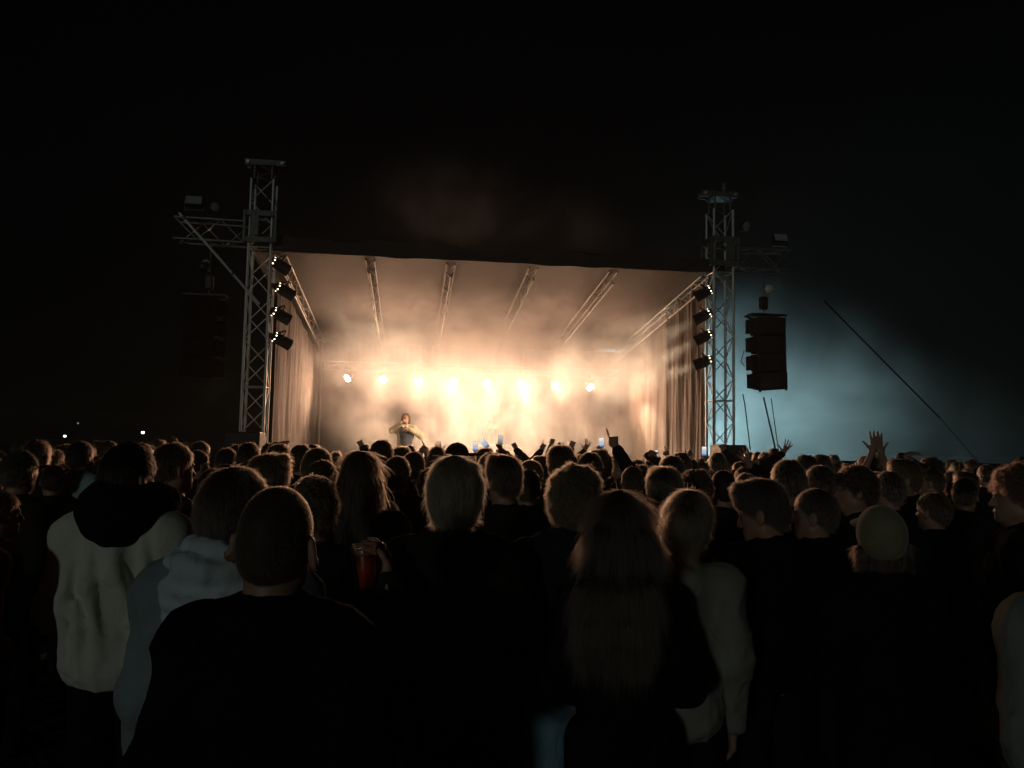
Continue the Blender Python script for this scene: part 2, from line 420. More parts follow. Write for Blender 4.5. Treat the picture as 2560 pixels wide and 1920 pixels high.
bar('tube', cp + Z3 * ZDECK, cp + Z3 * (ZRB - .1), .035, M_steel, o); bar('foot', cp + Z3 * ZDECK, cp + Z3 * (ZDECK + .03), .1, M_steel, o)
fp = ray_b(659, 1060, -.1); fp.z = 0
o = empty('cable_pole', fp, 'pale thin upright pole strapped beside the diagonal-strut tower', 'pole')
bar('tube', fp, fp + Z3 * 3.4, .022, M_alu, o)
for z in (2.0, 2.9): bar('strap', fp + Z3 * z, fp + Z3 * (z + .03), .03, M_black, o)
# ---- platform
sp = empty('stage_platform', S(SW / 2, 0, 0), 'raised dark stage platform with black skirt behind the crowd', 'stage')
for i in range(5):
    for j in range(4):
        w = (SW + .2) / 5; d = (BD + .3) / 4
        MB().box(S(-.1 + w * (i + .5), .05 + d * (j + .5), ZDECK - .05), (w - .008, d - .008, .10), RS, .004).build('deck_panel', M_deck, sp)
cloth(-.1, .03, SW + .1, .03, .02, ZDECK - .11, 30, .03, M_skirt, 'skirt', sp, nu=240, nv=6, seed=31)
for a in (-.0, SW):
    for b in (.4, 3.7, 7.2): bar('leg', S(a, b, 0), S(a, b, ZDECK - .1), .03, M_steel, sp)

# ---- rear truss with the eight bright lamps
BL = 6.35
lamps_px = [(868, 946), (957, 950), (1045, 953), (1134, 955), (1217, 958), (1304, 963), (1388, 964), (1476, 968)]
lp = [ray_b(x, y, BL) for x, y in lamps_px]
zt = sum(p.z for p in lp) / 8 + .36
rt = empty('rear_truss', S(.9, BL, zt), 'rear truss carrying the row of bright lamps, lost in haze', 'truss')
truss(rt, S(.55, BL, zt), S(SW - .5, BL, zt), V, Z3, .22, .5, M_steel, .022, .010, tri=True, h=.22)
for a in (1.2, 3.6, 5.9, SW - 1.2): bar('hanger', S(a, BL, zt), S(a, BL, zroof(BL) - .02), .006, M_steel, rt)
M_lens = cyc(emit('lamp_lens_hot', (1.0, .80, .55), 300.0))
def spot_light(o, p, aim, power, cone, blend, col, radius):
    l = bpy.data.lights.new('beam', 'SPOT'); l.energy = power; l.spot_size = math.radians(cone); l.spot_blend = blend
    l.color = col; l.shadow_soft_size = radius
    lo = bpy.data.objects.new('beam', l); COL.objects.link(lo); lo.parent = o
    lo.matrix_basis = Matrix.Translation(-abs_loc(o)) @ Matrix.Translation(p) @ (-Vector(aim)).to_track_quat('Z', 'Y').to_matrix().to_4x4()
    return lo
def stage_lamp(p, aim, label, power, cone, r=.10):
    o = empty('stage_lamp', p, label, 'stage lamp', 'bright lamps in a row at the back of the stage')
    aim = Vector(aim).normalized(); R = aim.to_track_quat('Z', 'Y').to_matrix().to_4x4(); M = Matrix.Translation(p) @ R
    L = .24
    MB().lathe([(0, -L), (r * .55, -L), (r * .8, -L * .8), (r * .95, -.08), (r, -.02), (r * 1.04, 0), (r * .98, .004), (r * .95, -.012)], M, 20).build('housing', M_black, o)
    MB().lathe([(r * .95, -.012), (r * .6, .0), (0, .006)], M, 20).build('lens', M_lens, o)
    m = MB()
    m.tube([p + Vector((0, 0, .30)), p + Vector((0, 0, .22))], .018)
    yo = [p + U * (s * (r + .02)) for s in (-1, 1)]
    m.tube([yo[0], yo[0] + Z3 * .18, yo[0] + Z3 * .22 + U * .03, yo[1] + Z3 * .22 - U * .03, yo[1] + Z3 * .18, yo[1]], .012)
    m.build('yoke', M_black, o)
    MB().box(p + Vector((0, 0, .31)), (.06, .10, .07), RS, .01).build('clamp', M_black, o)
    spot_light(o, p + aim * .03, aim, power, cone, .8, (1.0, .62, .38), r * .8)
    fl = Vector((aim.x, aim.y, -.10 * math.hypot(aim.x, aim.y))).normalized()
    spot_light(o, p + aim * .03, fl, SPILL * (.5 + .5 * power / LAMP_K / 1000), 125, 1.0, (1.0, .53, .31), r * .9).name = 'spill'
    return o
lamp_labels = ['small yellow stage lamp at the end of the row, above the brown curtain', 'largest bright teardrop stage lamp, up behind the performer\'s raised elbow', 'narrow bright stage lamp directly above the performer\'s hood',
    'bright stage lamp with orange glow, fourth from the brown curtain', 'bright stage lamp, fifth from the brown curtain', 'bright stage lamp, third from the wrinkled curtain end', 'stage lamp with beam slanting off, second from wrinkled curtain end', 'stage lamp at the end of the row nearest the wrinkled curtain']
#           aim right, towards viewer, down ; power ; cone
lamp_set = [(-.60, .70, -.50, 320, 30), (-.12, 1, -.60, 1700, 38), (0, 1, -.68, 900, 28), (.03, 1, -.58, 1000, 34), (.12, 1, -.56, 950, 32), (.05, 1, -.62, 1000, 34), (.36, .95, -.56, 1200, 32), (.48, .90, -.50, 1100, 30)]
for p, lb, (ar, ac, az, pw, cn) in zip(lp, lamp_labels, lamp_set):
    stage_lamp(p, U * ar - V * ac + Z3 * az, lb, pw * LAMP_K, cn)

# ---- spotlights on the towers
M_vent = cyc(emit('vent_glow', (1.0, .86, .62), 6.0))
M_pl = cyc(emit('spot_lens', (1.0, .88, .62), 14.0))
def par_can(p, aim, label, power, cone, mount, group):
    o = empty('spotlight', p, label, 'spotlight', group)
    aim = Vector(aim).normalized(); R = aim.to_track_quat('Z', 'Y').to_matrix().to_4x4(); M = Matrix.Translation(p) @ R
    r = .115; L = .40
    MB().lathe([(0, -.14), (.055, -.135), (.085, -.10), (.095, -.05), (.10, 0), (.108, .02), (r, .03), (r, L - .14), (r + .008, L - .135), (r + .008, L - .12), (r - .004, L - .12), (r - .006, L - .2), (r - .01, .06)], M, 22).build('housing', M_black, o)
    MB().lathe([(r - .008, .08), (r * .5, .10), (0, .105)], M, 20).build('lens', M_pl, o)
    ey = Vector(R.col[0][:3])
    for k in range(7):
        an = 2 * math.pi * k / 7 + .3
        c = M @ Vector((.0895 * math.cos(an), .0895 * math.sin(an), -.07)); nn = (R @ Vector((math.cos(an), math.sin(an), -.25, 0))).xyz.normalized()
        Mv = Matrix.Translation(c) @ nn.to_track_quat('Z', 'Y').to_matrix().to_4x4()
        MB().lathe([(.014, -.004), (.013, .004), (0, .005)], Mv, 8).build('vent_hole', M_vent, o)
    m = MB(); side = aim.cross(Z3).normalized()
    q = [p + side * (s * (r + .015)) + aim * .05 for s in (-1, 1)]; up = side.cross(aim).normalized()
    m.tube([q[0], q[0] + up * .14, q[0] + up * .19 + side * .03, q[1] + up * .19 - side * .03, q[1] + up * .14, q[1]], .012)
    m.tube([(q[0] + q[1]) / 2 + up * .19, mount], .016)
    m.build('yoke', M_black, o)
    MB().tube([mount - Z3 * .05, mount + Z3 * .05], .045, 10).build('clamp', M_black, o)
    m = MB(); m.tube([p - aim * .13, p - aim * .2 - Z3 * .08, mount - Z3 * .22], .008, 6); m.build('lead', M_cable, o)
    spot_light(o, p + aim * .13, aim, power, cone, .6, (1.0, .72, .46), .06)
    return o
ord4 = ['topmost', 'second from top', 'third from top', 'lowest']
for i, (x, y) in enumerate(((690, 658), (702, 722), (692, 783), (694, 846))):
    p = ray_b(x, y, .0); mnt = Vector((S(.24, 0, 0).x, S(.24, 0, 0).y, p.z + .05))
    par_can(p, U * .80 + V * .50 - Z3 * .40, ord4[i] + ' black spotlight on the tower with the diagonal strut', 260 * SIDE_K, 28, mnt, 'spotlights clamped to the towers')
for i, (x, y) in enumerate(((1768, 728), (1766, 786), (1768, 838), (1768, 902))):
    p = ray_b(x, y, .0); mnt = Vector((S(SW - .24, 0, 0).x, S(SW - .24, 0, 0).y, p.z + .05))
    par_can(p, -U * .86 + V * .42 - Z3 * (.50 if i < 3 else .34), ord4[i] + ' black spotlight on the tower beside the loudspeaker stack', 400 * SIDE_K, 28, mnt, 'spotlights clamped to the towers')

# ---- line arrays
def line_array(a, b, ztop, n, label, s, cabm=M_blackcab, bagm=M_white):
    o = empty('line_array', S(a, b, ztop), label, 'loudspeaker', 'hanging loudspeaker stacks beside the stage')
    MB().box(S(a - s * .05, b, ztop + .02), (.80, .34, .05), RS, .01).box(S(a - s * .42, b, ztop - .04), (.22, .06, .04), RS @ Matrix.Rotation(.3 * s, 3, 'Y')).build('flying_frame', M_black, o)
    z = ztop - .03; tilt = 0; w = .62
    pos = S(a, b, z)
    for k in range(n):
        tilt = math.radians([1, 2, 3.5, 8][min(k, 3)]); h = .375
        R = RS @ Matrix.Rotation(tilt, 3, 'X') @ Matrix.Rotation(-.03 * s * k, 3, 'Y')
        c = pos - Vector((0, 0, h / 2 + .004)); pos = pos - Vector((0, 0, h + .012)) + V * (-.018 * k)
        m = MB(); m.box(c, (w, .40, h), R, .012)
        cab = m.build('cabinet', cabm, o)
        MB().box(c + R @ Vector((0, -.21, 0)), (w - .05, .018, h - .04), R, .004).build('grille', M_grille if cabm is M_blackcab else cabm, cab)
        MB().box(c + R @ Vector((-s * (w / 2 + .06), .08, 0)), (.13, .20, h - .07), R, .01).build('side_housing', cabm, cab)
        for sx in (-1, 1):
            MB().box(c + R @ Vector((sx * (w / 2 - .02), -.15, -h / 2)), (.03, .05, .06), R).build('link_plate', M_black, cab)
    # hoist above
    hz = ztop + .05
    MB().box(S(a - s * .1, b, hz + .24), (.16, .16, .30), RS, .03).build('hoist_motor', M_black, o)
    MB().tube([S(a - s * .1, b, hz), S(a - s * .1, b, zarm - .1)], .012, 6).build('chain', M_steel, o)
    MB().lathe([(0, -.1), (.10, -.08), (.115, 0), (.10, .08), (0, .1)], Matrix.Translation(S(a - s * .02, b - .1, hz + .52)) @ RS.to_4x4() @ Matrix.Rotation(1.57, 4, 'Y'), 14).build('chain_bag', bagm, o)
    return o
arr_top = ray_b(1920, 792, .1); aa = stage_ab(arr_top)[0]
line_array(aa, .1, arr_top.z, 4, 'curved stack of four black loudspeaker cabinets hanging in front of blue haze', 1)
arrL = ray_b(508, 742, .1)
line_array(stage_ab(arrL)[0], .1, arrL.z, 4, 'barely visible black loudspeaker stack hanging in darkness under the arm with strut', -1, plain('cabinet_black_dimmed', (.004, .004, .004), rough=.9, var=.3, spec=.1), M_black)  # cabinets and bag coloured darker to stand for the darkness around this stack
def cable(name, pts, r, mat, label, cat, group=None, sag=0):
    pts = [Vector(p) for p in pts]; q = []
    for i in range(len(pts) - 1):
        for k in range(8):
            t = k / 8; p = pts[i].lerp(pts[i + 1], t); p.z -= sag * 4 * t * (1 - t); q.append(p)
    q.append(pts[-1]); o = MB().tube(q, r, 6).build(name, mat, None, pts[0]); return tag(o, label, cat, group)
cable('loudspeaker_cable', [ray_b(1857, 985, .0), ray_b(1862, 1010, 0), ray_b(1876, 1125, .2)], .012, M_cable, 'thin cable dropping from the inner edge of the loudspeaker stack', 'cable', 'cables under the loudspeaker stack', 0)
cable('loudspeaker_cable', [ray_b(1909, 993, .0), ray_b(1939, 1125, .2)], .018, M_cable, 'thick cable slanting down under the middle of the loudspeaker stack', 'cable', 'cables under the loudspeaker stack', 0)
cable('loudspeaker_cable', [ray_b(1928, 996, .0), ray_b(1946, 1125, .2)], .010, M_cable, 'thin cable dropping from outer bottom corner of the loudspeaker stack', 'cable', 'cables under the loudspeaker stack', 0)
cable('loudspeaker_cable', [ray_b(1860, 876, .0), ray_b(1852, 905, 0), ray_b(1862, 916, 0)], .010, M_cable, 'small cable loop beside the third loudspeaker cabinet', 'cable', 'cables under the loudspeaker stack', 0)
cable('guy_rope', [P(2060, 752, 17.6), P(2350, 1045, 18.0)], .017, M_skirt, 'dark guy rope slanting down through the blue haze', 'rope', 'guy ropes beside the stage')
cable('guy_rope', [P(2352, 1047, 18.05), P(2450, 1160, 18.3)], .007, M_skirt, 'thin far end of guy rope fading low in blue haze', 'rope', 'guy ropes beside the stage')
cable('hanging_cable', [ray_b(1744, 920, .15), ray_b(1741, 1010, .15), ray_b(1735, 1140, .15)], .012, M_cable, 'thin cable hanging in front of the wrinkled beige curtain', 'cable')
cable('tower_cable', [S(.22, -.20, 5.2), S(.20, -.22, 3.5), S(.22, -.2, 1.2)], .02, M_cable, 'black cable run down the tower with the diagonal strut', 'cable', 'cables run down the towers', .0)
cable('tower_cable', [S(SW - .22, -.20, 5.2), S(SW - .24, -.22, 3.5), S(SW - .22, -.2, 1.2)], .02, M_cable, 'black cable run down the tower beside the loudspeaker stack', 'cable', 'cables run down the towers', .0)
# ---- bass boxes at the tower feet
def sub(p, w, h, label, mat):
    o = empty('bass_box', p, label, 'loudspeaker', 'bass boxes at the tower feet')
    c = p + Z3 * (h / 2)
    MB().box(c, (w, .6, h), RS, .02).build('cabinet', mat, o)
    MB().box(c - V * .305, (w - .08, .012, h - .1), RS, .003).build('grille', M_grille, o)
    for s in (-1, 1): MB().box(c + U * (s * (w / 2 + .006)), (.014, .2, .06), RS, .004).build('handle', M_steel, o)
q = ray_b(614, 1080, -.75); sub(Vector((q.x, q.y, 0)), .62, q.z, 'black bass box standing in front of the diagonal-strut tower foot', M_blackcab)
q = ray_b(1820, 1112, -.5); sub(Vector((q.x, q.y, 0)), .54, q.z, 'brown-lit bass box standing at the loudspeaker-side tower foot', plain('cabinet_brown_lit', (.085, .05, .03), rough=.5, var=.3))  # brown of the cabinet is the warm light falling on it, put into the colour

# ---- blue backstage flood, dark fence, far lamp posts
bl = S(SW - 1.2, 8.5, 2.9)
o = empty('backstage_flood', bl, 'blue floodlight on a stand behind the stage curtain, lighting the smoke', 'floodlight')
aimb = (U * .96 - V * .06 + Z3 * .10).normalized(); Mb = Matrix.Translation(bl) @ aimb.to_track_quat('Z', 'Y').to_matrix().to_4x4()
MB().box(bl, (.5, .3, .12), Mb.to_3x3(), .02).build('housing', M_black, o)
MB().box(bl + aimb * .064, (.44, .24, .01), Mb.to_3x3()).build('lens', cyc(emit('blue_lens', (.3, .75, 1.0), 20)), o)
MB().box((bl.x, bl.y, .03), (.5, .5, .05), None, .01).tube([(bl.x, bl.y, .05), (bl.x, bl.y, 2.85)], .03).build('stand', M_black, o)
spot_light(o, bl + aimb * .08, aimb, 1500 * BLUE_K, 165, 1.0, (.38, .66, .72), .15)
fr = random.Random(4)
fx0 = P(1880, 1140, 19.0); fx1 = P(2760, 1150, 19.6)
nF = 7
for i in range(nF):
    A = fx0.lerp(fx1, i / nF); B = fx0.lerp(fx1, (i + 1) / nF); A.z = B.z = 0; h = 1.60
    lab = 'dark screened fence panel in the blue haze, ' + ['nearest the loudspeaker stack', 'second from the loudspeaker stack', 'third from the loudspeaker stack', 'fourth from the loudspeaker stack', 'fifth from the loudspeaker stack', 'sixth from the loudspeaker stack', 'at the edge of the photo'][i]
    o = empty('fence_panel', A, lab, 'fence', 'screened fence panels beside the stage')
    d = (B - A).normalized(); nrm = Vector((-d.y, d.x, 0))
    bar('post', A + d * .03, A + d * .03 + Z3 * h, .022, M_black, o); bar('post', B - d * .03, B - d * .03 + Z3 * h, .022, M_black, o)
    bar('rail', A + Z3 * (h - .03), B + Z3 * (h - .03), .018, M_black, o); bar('rail', A + Z3 * .12, B + Z3 * .12, .018, M_black, o)
    m = MB(); m.grid(lambda u, v: A.lerp(B, .02 + .96 * u) + Z3 * (.14 + (h - .18) * v) + nrm * (.012 * math.sin(u * 9 + i) * math.sin(v * 3)), 14, 5)
    m.grid(lambda u, v: A.lerp(B, .98 - .96 * u) + Z3 * (.14 + (h - .18) * v) + nrm * (.006 + .012 * math.sin((1 - u) * 9 + i) * math.sin(v * 3)), 14, 5)
    m.build('screen_cloth', M_fence, o)
M_far = cyc(emit('far_lamp', (.92, 1.0, .92), 9.0)); M_far2 = cyc(emit('far_lamp_dim', (.7, .8, .75), .35))
for (x, y, d, r, mt, lab) in ((162, 1090, 60, .09, M_far, 'far white lamp post glimmering low in the dark, nearer the photo edge'), (357, 1081, 55, .10, M_far, 'far white lamp post glimmering above the man with the black hat'), (195, 1058, 62, .07, M_far2, 'faint far lamp post, highest and dimmest of the far lights')):
    p = P(x, y, d); o = empty('lamp_post', Vector((p.x, p.y, 0)), lab, 'lamp post', 'far lamp posts beyond the field')
    bar('pole', Vector((p.x, p.y, 0)), p + Z3 * .1, .04, M_black, o)
    MB().lathe([(0, -r), (r * .7, -r * .7), (r, 0), (r * .7, r * .7), (0, r)], Matrix.Translation(p), 12).build('bulb', mt, o)
    MB().lathe([(.02, r * 1.2), (r * 1.6, r * .8), (r * 1.7, r * .6)], Matrix.Translation(p), 12).build('shade', M_black, o)

# ---- smoke and haze
def smoke(name, mn, mx, frame, dens, centers, nscale, lo, hi, g, label, col=(1, 1, 1), gamma=1.0):
    """box of smoke; density = noise * sum of soft blobs (stage coordinates)"""
    me = bpy.data.meshes.new(name); mb = MB()
    c = [(mn[i] + mx[i]) / 2 for i in range(3)]; sz = [mx[i] - mn[i] for i in range(3)]
    mb.box((0, 0, 0), sz); me = mb.mesh(name)
    o = bpy.data.objects.new(name, me); COL.objects.link(o)
    o.matrix_world = Matrix.Translation(S(*c)) @ RS.to_4x4()
    m = bpy.data.materials.new(name + '_volume'); m.use_nodes = True; n = m.node_tree
    n.nodes.remove(n.nodes['Principled BSDF']); out = n.nodes['Material Output']
    tc = nd(n, 'ShaderNodeTexCoord')
    no = nd(n, 'ShaderNodeTexNoise', Scale=nscale, Detail=4.0, Roughness=.62, Distortion=.6)
    n.links.new(tc.outputs['Object'], no.inputs['Vector'])
    mr = nd(n, 'ShaderNodeMapRange', interpolation_type='SMOOTHSTEP'); mr.inputs[1].default_value = lo; mr.inputs[2].default_value = hi
    mr.inputs[3].default_value = .12
    n.links.new(no.outputs['Fac'], mr.inputs[0])
    tot = None
    for (ctr, rad, w) in centers:
        s1 = nd(n, 'ShaderNodeVectorMath', operation='SUBTRACT'); n.links.new(tc.outputs['Object'], s1.inputs[0])
        s1.inputs[1].default_value = [ctr[i] - c[i] for i in range(3)]
        s2 = nd(n, 'ShaderNodeVectorMath', operation='DIVIDE'); n.links.new(s1.outputs[0], s2.inputs[0]); s2.inputs[1].default_value = rad
        s3 = nd(n, 'ShaderNodeVectorMath', operation='LENGTH'); n.links.new(s2.outputs[0], s3.inputs[0])
        q = nd(n, 'ShaderNodeMapRange', interpolation_type='SMOOTHSTEP'); q.inputs[1].default_value = 1.0; q.inputs[2].default_value = .25
        q.inputs[3].default_value = 0; q.inputs[4].default_value = w
        n.links.new(s3.outputs['Value'], q.inputs[0])
        if tot is None: tot = q
        else:
            ad = nd(n, 'ShaderNodeMath', operation='ADD'); n.links.new(tot.outputs[0], ad.inputs[0]); n.links.new(q.outputs[0], ad.inputs[1]); tot = ad
    mu = nd(n, 'ShaderNodeMath', operation='MULTIPLY'); n.links.new(mr.outputs[0], mu.inputs[0]); n.links.new(tot.outputs[0], mu.inputs[1])
    m2 = nd(n, 'ShaderNodeMath', operation='MULTIPLY'); n.links.new(mu.outputs[0], m2.inputs[0]); m2.inputs[1].default_value = dens
    vs = nd(n, 'ShaderNodeVolumeScatter'); vs.inputs['Color'].default_value = (*col, 1); vs.inputs['Anisotropy'].default_value = g
    n.links.new(m2.outputs[0], vs.inputs['Density']); n.links.new(vs.outputs[0], out.inputs['Volume'])
    me.materials.append(m); tag(o, label, 'smoke', kind='stuff'); return o
if USE_SMOKE:
    smoke('stage_smoke', (.0, -2.4, .3), (SW, BD - .1, ZRF + .02), RS, SMOKE_D,
          [((4.8, 3.4, 4.2), (4.4, 3.4, 2.4), 1.25), ((4.8, 5.4, 4.5), (5.2, 3.0, 1.8), .7), ((5.2, 4.4, 1.6), (4.8, 2.6, 2.0), .9), ((8.0, 2.2, 3.6), (2.2, 2.4, 2.2), .4), ((4.9, 6.0, 3.25), (4.6, 1.0, .9), .25), ((1.7, 2.6, 3.6), (1.9, 2.4, 2.2), .6)], 0.95, .40, .62, .0,
          'warm lit stage smoke drifting under the canopy')
    smoke('roof_smoke', (1.0, -4.6, ZRF - .2), (7.6, -.25, ZRF + 2.4), RS, .10,
          [((3.4, -2.3, ZRF + .35), (2.1, 1.9, 1.3), 1.0), ((5.4, -2.2, ZRF + .2), (1.7, 1.6, .9), .6)], .8, .44, .72, .0, 'thin smoke curling up over the front edge of the roof')
    smoke('side_smoke', (SW + .6, 7.45, .2), (SW + 19, 13, 10), RS, .16,
          [((SW + 5.2, 9.3, 1.8), (7.6, 3.6, 6.4), 1.0), ((SW + 9.0, 9.0, 1.2), (9.5, 3.2, 4.6), .5)], .34, .30, .70, .1, 'blue lit smoke drifting behind the loudspeaker stack')
    hz = MB().box((0, 190, 6.25), (620, 520, 15.5)).mesh('haze')
    ho = bpy.data.objects.new('haze', hz); COL.objects.link(ho)
    m = bpy.data.materials.new('haze_air'); m.use_nodes = True; n = m.node_tree; n.nodes.remove(n.nodes['Principled BSDF'])
    pv = nd(n, 'ShaderNodeVolumePrincipled'); pv.inputs['Density'].default_value = HAZE_D; pv.inputs['Color'].default_value = (.9, .95, .9, 1); pv.inputs['Anisotropy'].default_value = .55
    n.links.new(pv.outputs[0], n.nodes['Material Output'].inputs['Volume']); hz.materials.append(m)
    tag(ho, kind='stuff')
# ----------------------------------------------------------------------------
# bodies: smooth-blended distance fields turned into one continuous mesh
# ----------------------------------------------------------------------------
def vnoise(p, f, seed=0):
    """value noise in [-1,1], p (n,3)"""
    q = p * f + seed * 17.13; i = np.floor(q).astype(np.int64); t = q - i; t = t * t * (3 - 2 * t)
    def h(a, b, c):
        n = (a * 374761393 + b * 668265263 + c * 1274126177 + seed * 974634777) & 0x7fffffff
        n = ((n ^ (n >> 13)) * 1274126177) & 0x7fffffff
        return ((n ^ (n >> 16)) & 0xffff) / 32767.5 - 1.0
    r = 0
    for dx in (0, 1):
        for dy in (0, 1):
            for dz in (0, 1):
                w = (t[:, 0] if dx else 1 - t[:, 0]) * (t[:, 1] if dy else 1 - t[:, 1]) * (t[:, 2] if dz else 1 - t[:, 2])
                r = r + w * h(i[:, 0] + dx, i[:, 1] + dy, i[:, 2] + dz)
    return r
A3 = lambda *v: np.array(v, float)
class Fld:
    def __init__(s): s.pr = []; s.R = np.eye(3); s.t = np.zeros(3); s.cuts = []
    def frame(s, R=None, piv=(0, 0, 0)):
        s.R = np.eye(3) if R is None else np.array(R, float); piv = np.array(piv, float); s.t = piv - s.R @ piv; return s
    def T(s, p): return s.R @ np.array(p, float) + s.t
    def cap(s, a, b, ra, rb=None, k=.03, sub=False):
        s.pr.append(('c', s.T(a), s.T(b), ra, ra if rb is None else rb, k, sub)); return s
    def chain(s, pts, rs, k=.03):
        for i in range(len(pts) - 1): s.cap(pts[i], pts[i + 1], rs[i], rs[i + 1], k)
        return s
    def ell(s, c, r, k=.03, sub=False, rot=None):
        R = s.R if rot is None else s.R @ np.array(rot); s.pr.append(('e', s.T(c), np.array(r, float), R.T, 0, k, sub)); return s
    def cut(s, p, n):
        """remove the side the normal points to"""
        n = s.R @ np.array(n, float); s.cuts.append((s.T(p), n / np.linalg.norm(n))); return s
    def bounds(s):
        lo = np.full(3, 1e9); hi = -lo
        for q in s.pr:
            if q[6]: continue
            if q[0] == 'c':
                r = max(q[3], q[4]); lo = np.minimum(lo, np.minimum(q[1], q[2]) - r); hi = np.maximum(hi, np.maximum(q[1], q[2]) + r)
            else:
                e = np.sqrt(((q[3].T * q[2]) ** 2).sum(1)); lo = np.minimum(lo, q[1] - e); hi = np.maximum(hi, q[1] + e)
        return lo - .055, hi + .055
    def mesh(s, h, fine=(), grow=0.0, disp=None):
        """fine: list of (axis, lo, hi, step). returns verts, quads"""
        lo, hi = s.bounds(); ax = []
        for a in range(3):
            pts = [lo[a]]
            while pts[-1] < hi[a]:
                st = h
                for (fa, f0, f1, fs) in fine:
                    if fa == a and f0 <= pts[-1] <= f1: st = min(st, fs)
                pts.append(pts[-1] + st)
            ax.append(np.array(pts))
        X, Y, Z = ax; F = np.full((len(X), len(Y), len(Z)), .25, np.float32)
        for q in s.pr:
            k = q[5]; m = k + .05
            if q[0] == 'c':
                r = max(q[3], q[4]) + m; l = np.minimum(q[1], q[2]) - r; u = np.maximum(q[1], q[2]) + r
            else:
                e = np.sqrt(((q[3].T * q[2]) ** 2).sum(1)) + m; l = q[1] - e; u = q[1] + e
            sl = [slice(max(0, np.searchsorted(ax[a], l[a]) - 1), np.searchsorted(ax[a], u[a]) + 1) for a in range(3)]
            x = X[sl[0]][:, None, None]; y = Y[sl[1]][None, :, None]; z = Z[sl[2]][None, None, :]
            if q[0] == 'c':
                a, b = q[1], q[2]; ab = b - a; L2 = float(ab @ ab) + 1e-12
                px, py, pz = x - a[0], y - a[1], z - a[2]
                t = np.clip((px * ab[0] + py * ab[1] + pz * ab[2]) / L2, 0, 1)
                d = np.sqrt((px - t * ab[0]) ** 2 + (py - t * ab[1]) ** 2 + (pz - t * ab[2]) ** 2) - (q[3] + t * (q[4] - q[3]))
            else:
                c, r, RT = q[1], q[2], q[3]; px, py, pz = x - c[0], y - c[1], z - c[2]
                w = [RT[i, 0] * px + RT[i, 1] * py + RT[i, 2] * pz for i in range(3)]
                k0 = np.sqrt((w[0] / r[0]) ** 2 + (w[1] / r[1]) ** 2 + (w[2] / r[2]) ** 2)
                k1 = np.sqrt((w[0] / r[0] ** 2) ** 2 + (w[1] / r[1] ** 2) ** 2 + (w[2] / r[2] ** 2) ** 2) + 1e-6
                d = k0 * (k0 - 1) / k1
            B = F[tuple(sl)]
            if q[6]:
                d = -d; hh = np.maximum(k - np.abs(B - d), 0) / k; F[tuple(sl)] = np.maximum(B, d) + hh * hh * k * .25
            else:
                hh = np.maximum(k - np.abs(B - d), 0) / k; F[tuple(sl)] = np.minimum(B, d) - hh * hh * k * .25
        if grow: F -= grow
        for (p, n) in s.cuts:
            F = np.maximum(F, ((X - p[0]) * n[0])[:, None, None] + ((Y - p[1]) * n[1])[None, :, None] + ((Z - p[2]) * n[2])[None, None, :])
        return surfnet(F, X, Y, Z)
def surfnet(F, X, Y, Z):
    I = F < 0; nx, ny, nz = F.shape
    c = np.zeros((nx - 1, ny - 1, nz - 1), np.int8); offs = [(a, b, d) for a in (0, 1) for b in (0, 1) for d in (0, 1)]
    for a, b, d in offs: c += I[a:nx - 1 + a, b:ny - 1 + b, d:nz - 1 + d]
    act = (c > 0) & (c < 8); idx = np.argwhere(act); N = len(idx)
    vid = np.full(c.shape, -1, np.int64); vid[act] = np.arange(N)
    vals = np.stack([F[idx[:, 0] + a, idx[:, 1] + b, idx[:, 2] + d] for a, b, d in offs], 1)
    pos = np.stack([np.stack([X[idx[:, 0] + a], Y[idx[:, 1] + b], Z[idx[:, 2] + d]], 1) for a, b, d in offs], 1)
    sm = np.zeros((N, 3)); ct = np.zeros(N)
    for i in range(8):
        for j in range(i + 1, 8):
            if sum(abs(offs[i][k] - offs[j][k]) for k in range(3)) != 1: continue
            fi, fj = vals[:, i], vals[:, j]; m = (fi < 0) != (fj < 0)
            t = np.where(m, fi / np.where(m, fi - fj, 1), 0)[:, None]
            sm += np.where(m[:, None], pos[:, i] + t * (pos[:, j] - pos[:, i]), 0); ct += m
    Vt = sm / np.maximum(ct, 1)[:, None]; Q = []
    for ax in range(3):
        o1, o2 = [(1, 2), (2, 0), (0, 1)][ax]
        a = [slice(None)] * 3; b = [slice(None)] * 3; a[ax] = slice(0, -1); b[ax] = slice(1, None)
        e = I[tuple(a)] != I[tuple(b)]; w = np.argwhere(e)
        w = w[(w[:, o1] > 0) & (w[:, o2] > 0) & (w[:, o1] < F.shape[o1] - 1) & (w[:, o2] < F.shape[o2] - 1)]
        inside = I[w[:, 0], w[:, 1], w[:, 2]]; q = []
        for (d1, d2) in ((1, 1), (0, 1), (0, 0), (1, 0)):
            v = w.copy(); v[:, o1] -= d1; v[:, o2] -= d2; q.append(vid[v[:, 0], v[:, 1], v[:, 2]])
        q = np.stack(q, 1); q[~inside] = q[~inside][:, ::-1]; Q.append(q)
    return Vt, np.concatenate(Q)
def vnormals(Vt, Q):
    n = np.cross(Vt[Q[:, 2]] - Vt[Q[:, 0]], Vt[Q[:, 3]] - Vt[Q[:, 1]]); N = np.zeros_like(Vt)
    for k in range(4): np.add.at(N, Q[:, k], n)
    return N / (np.linalg.norm(N, axis=1, keepdims=True) + 1e-12)
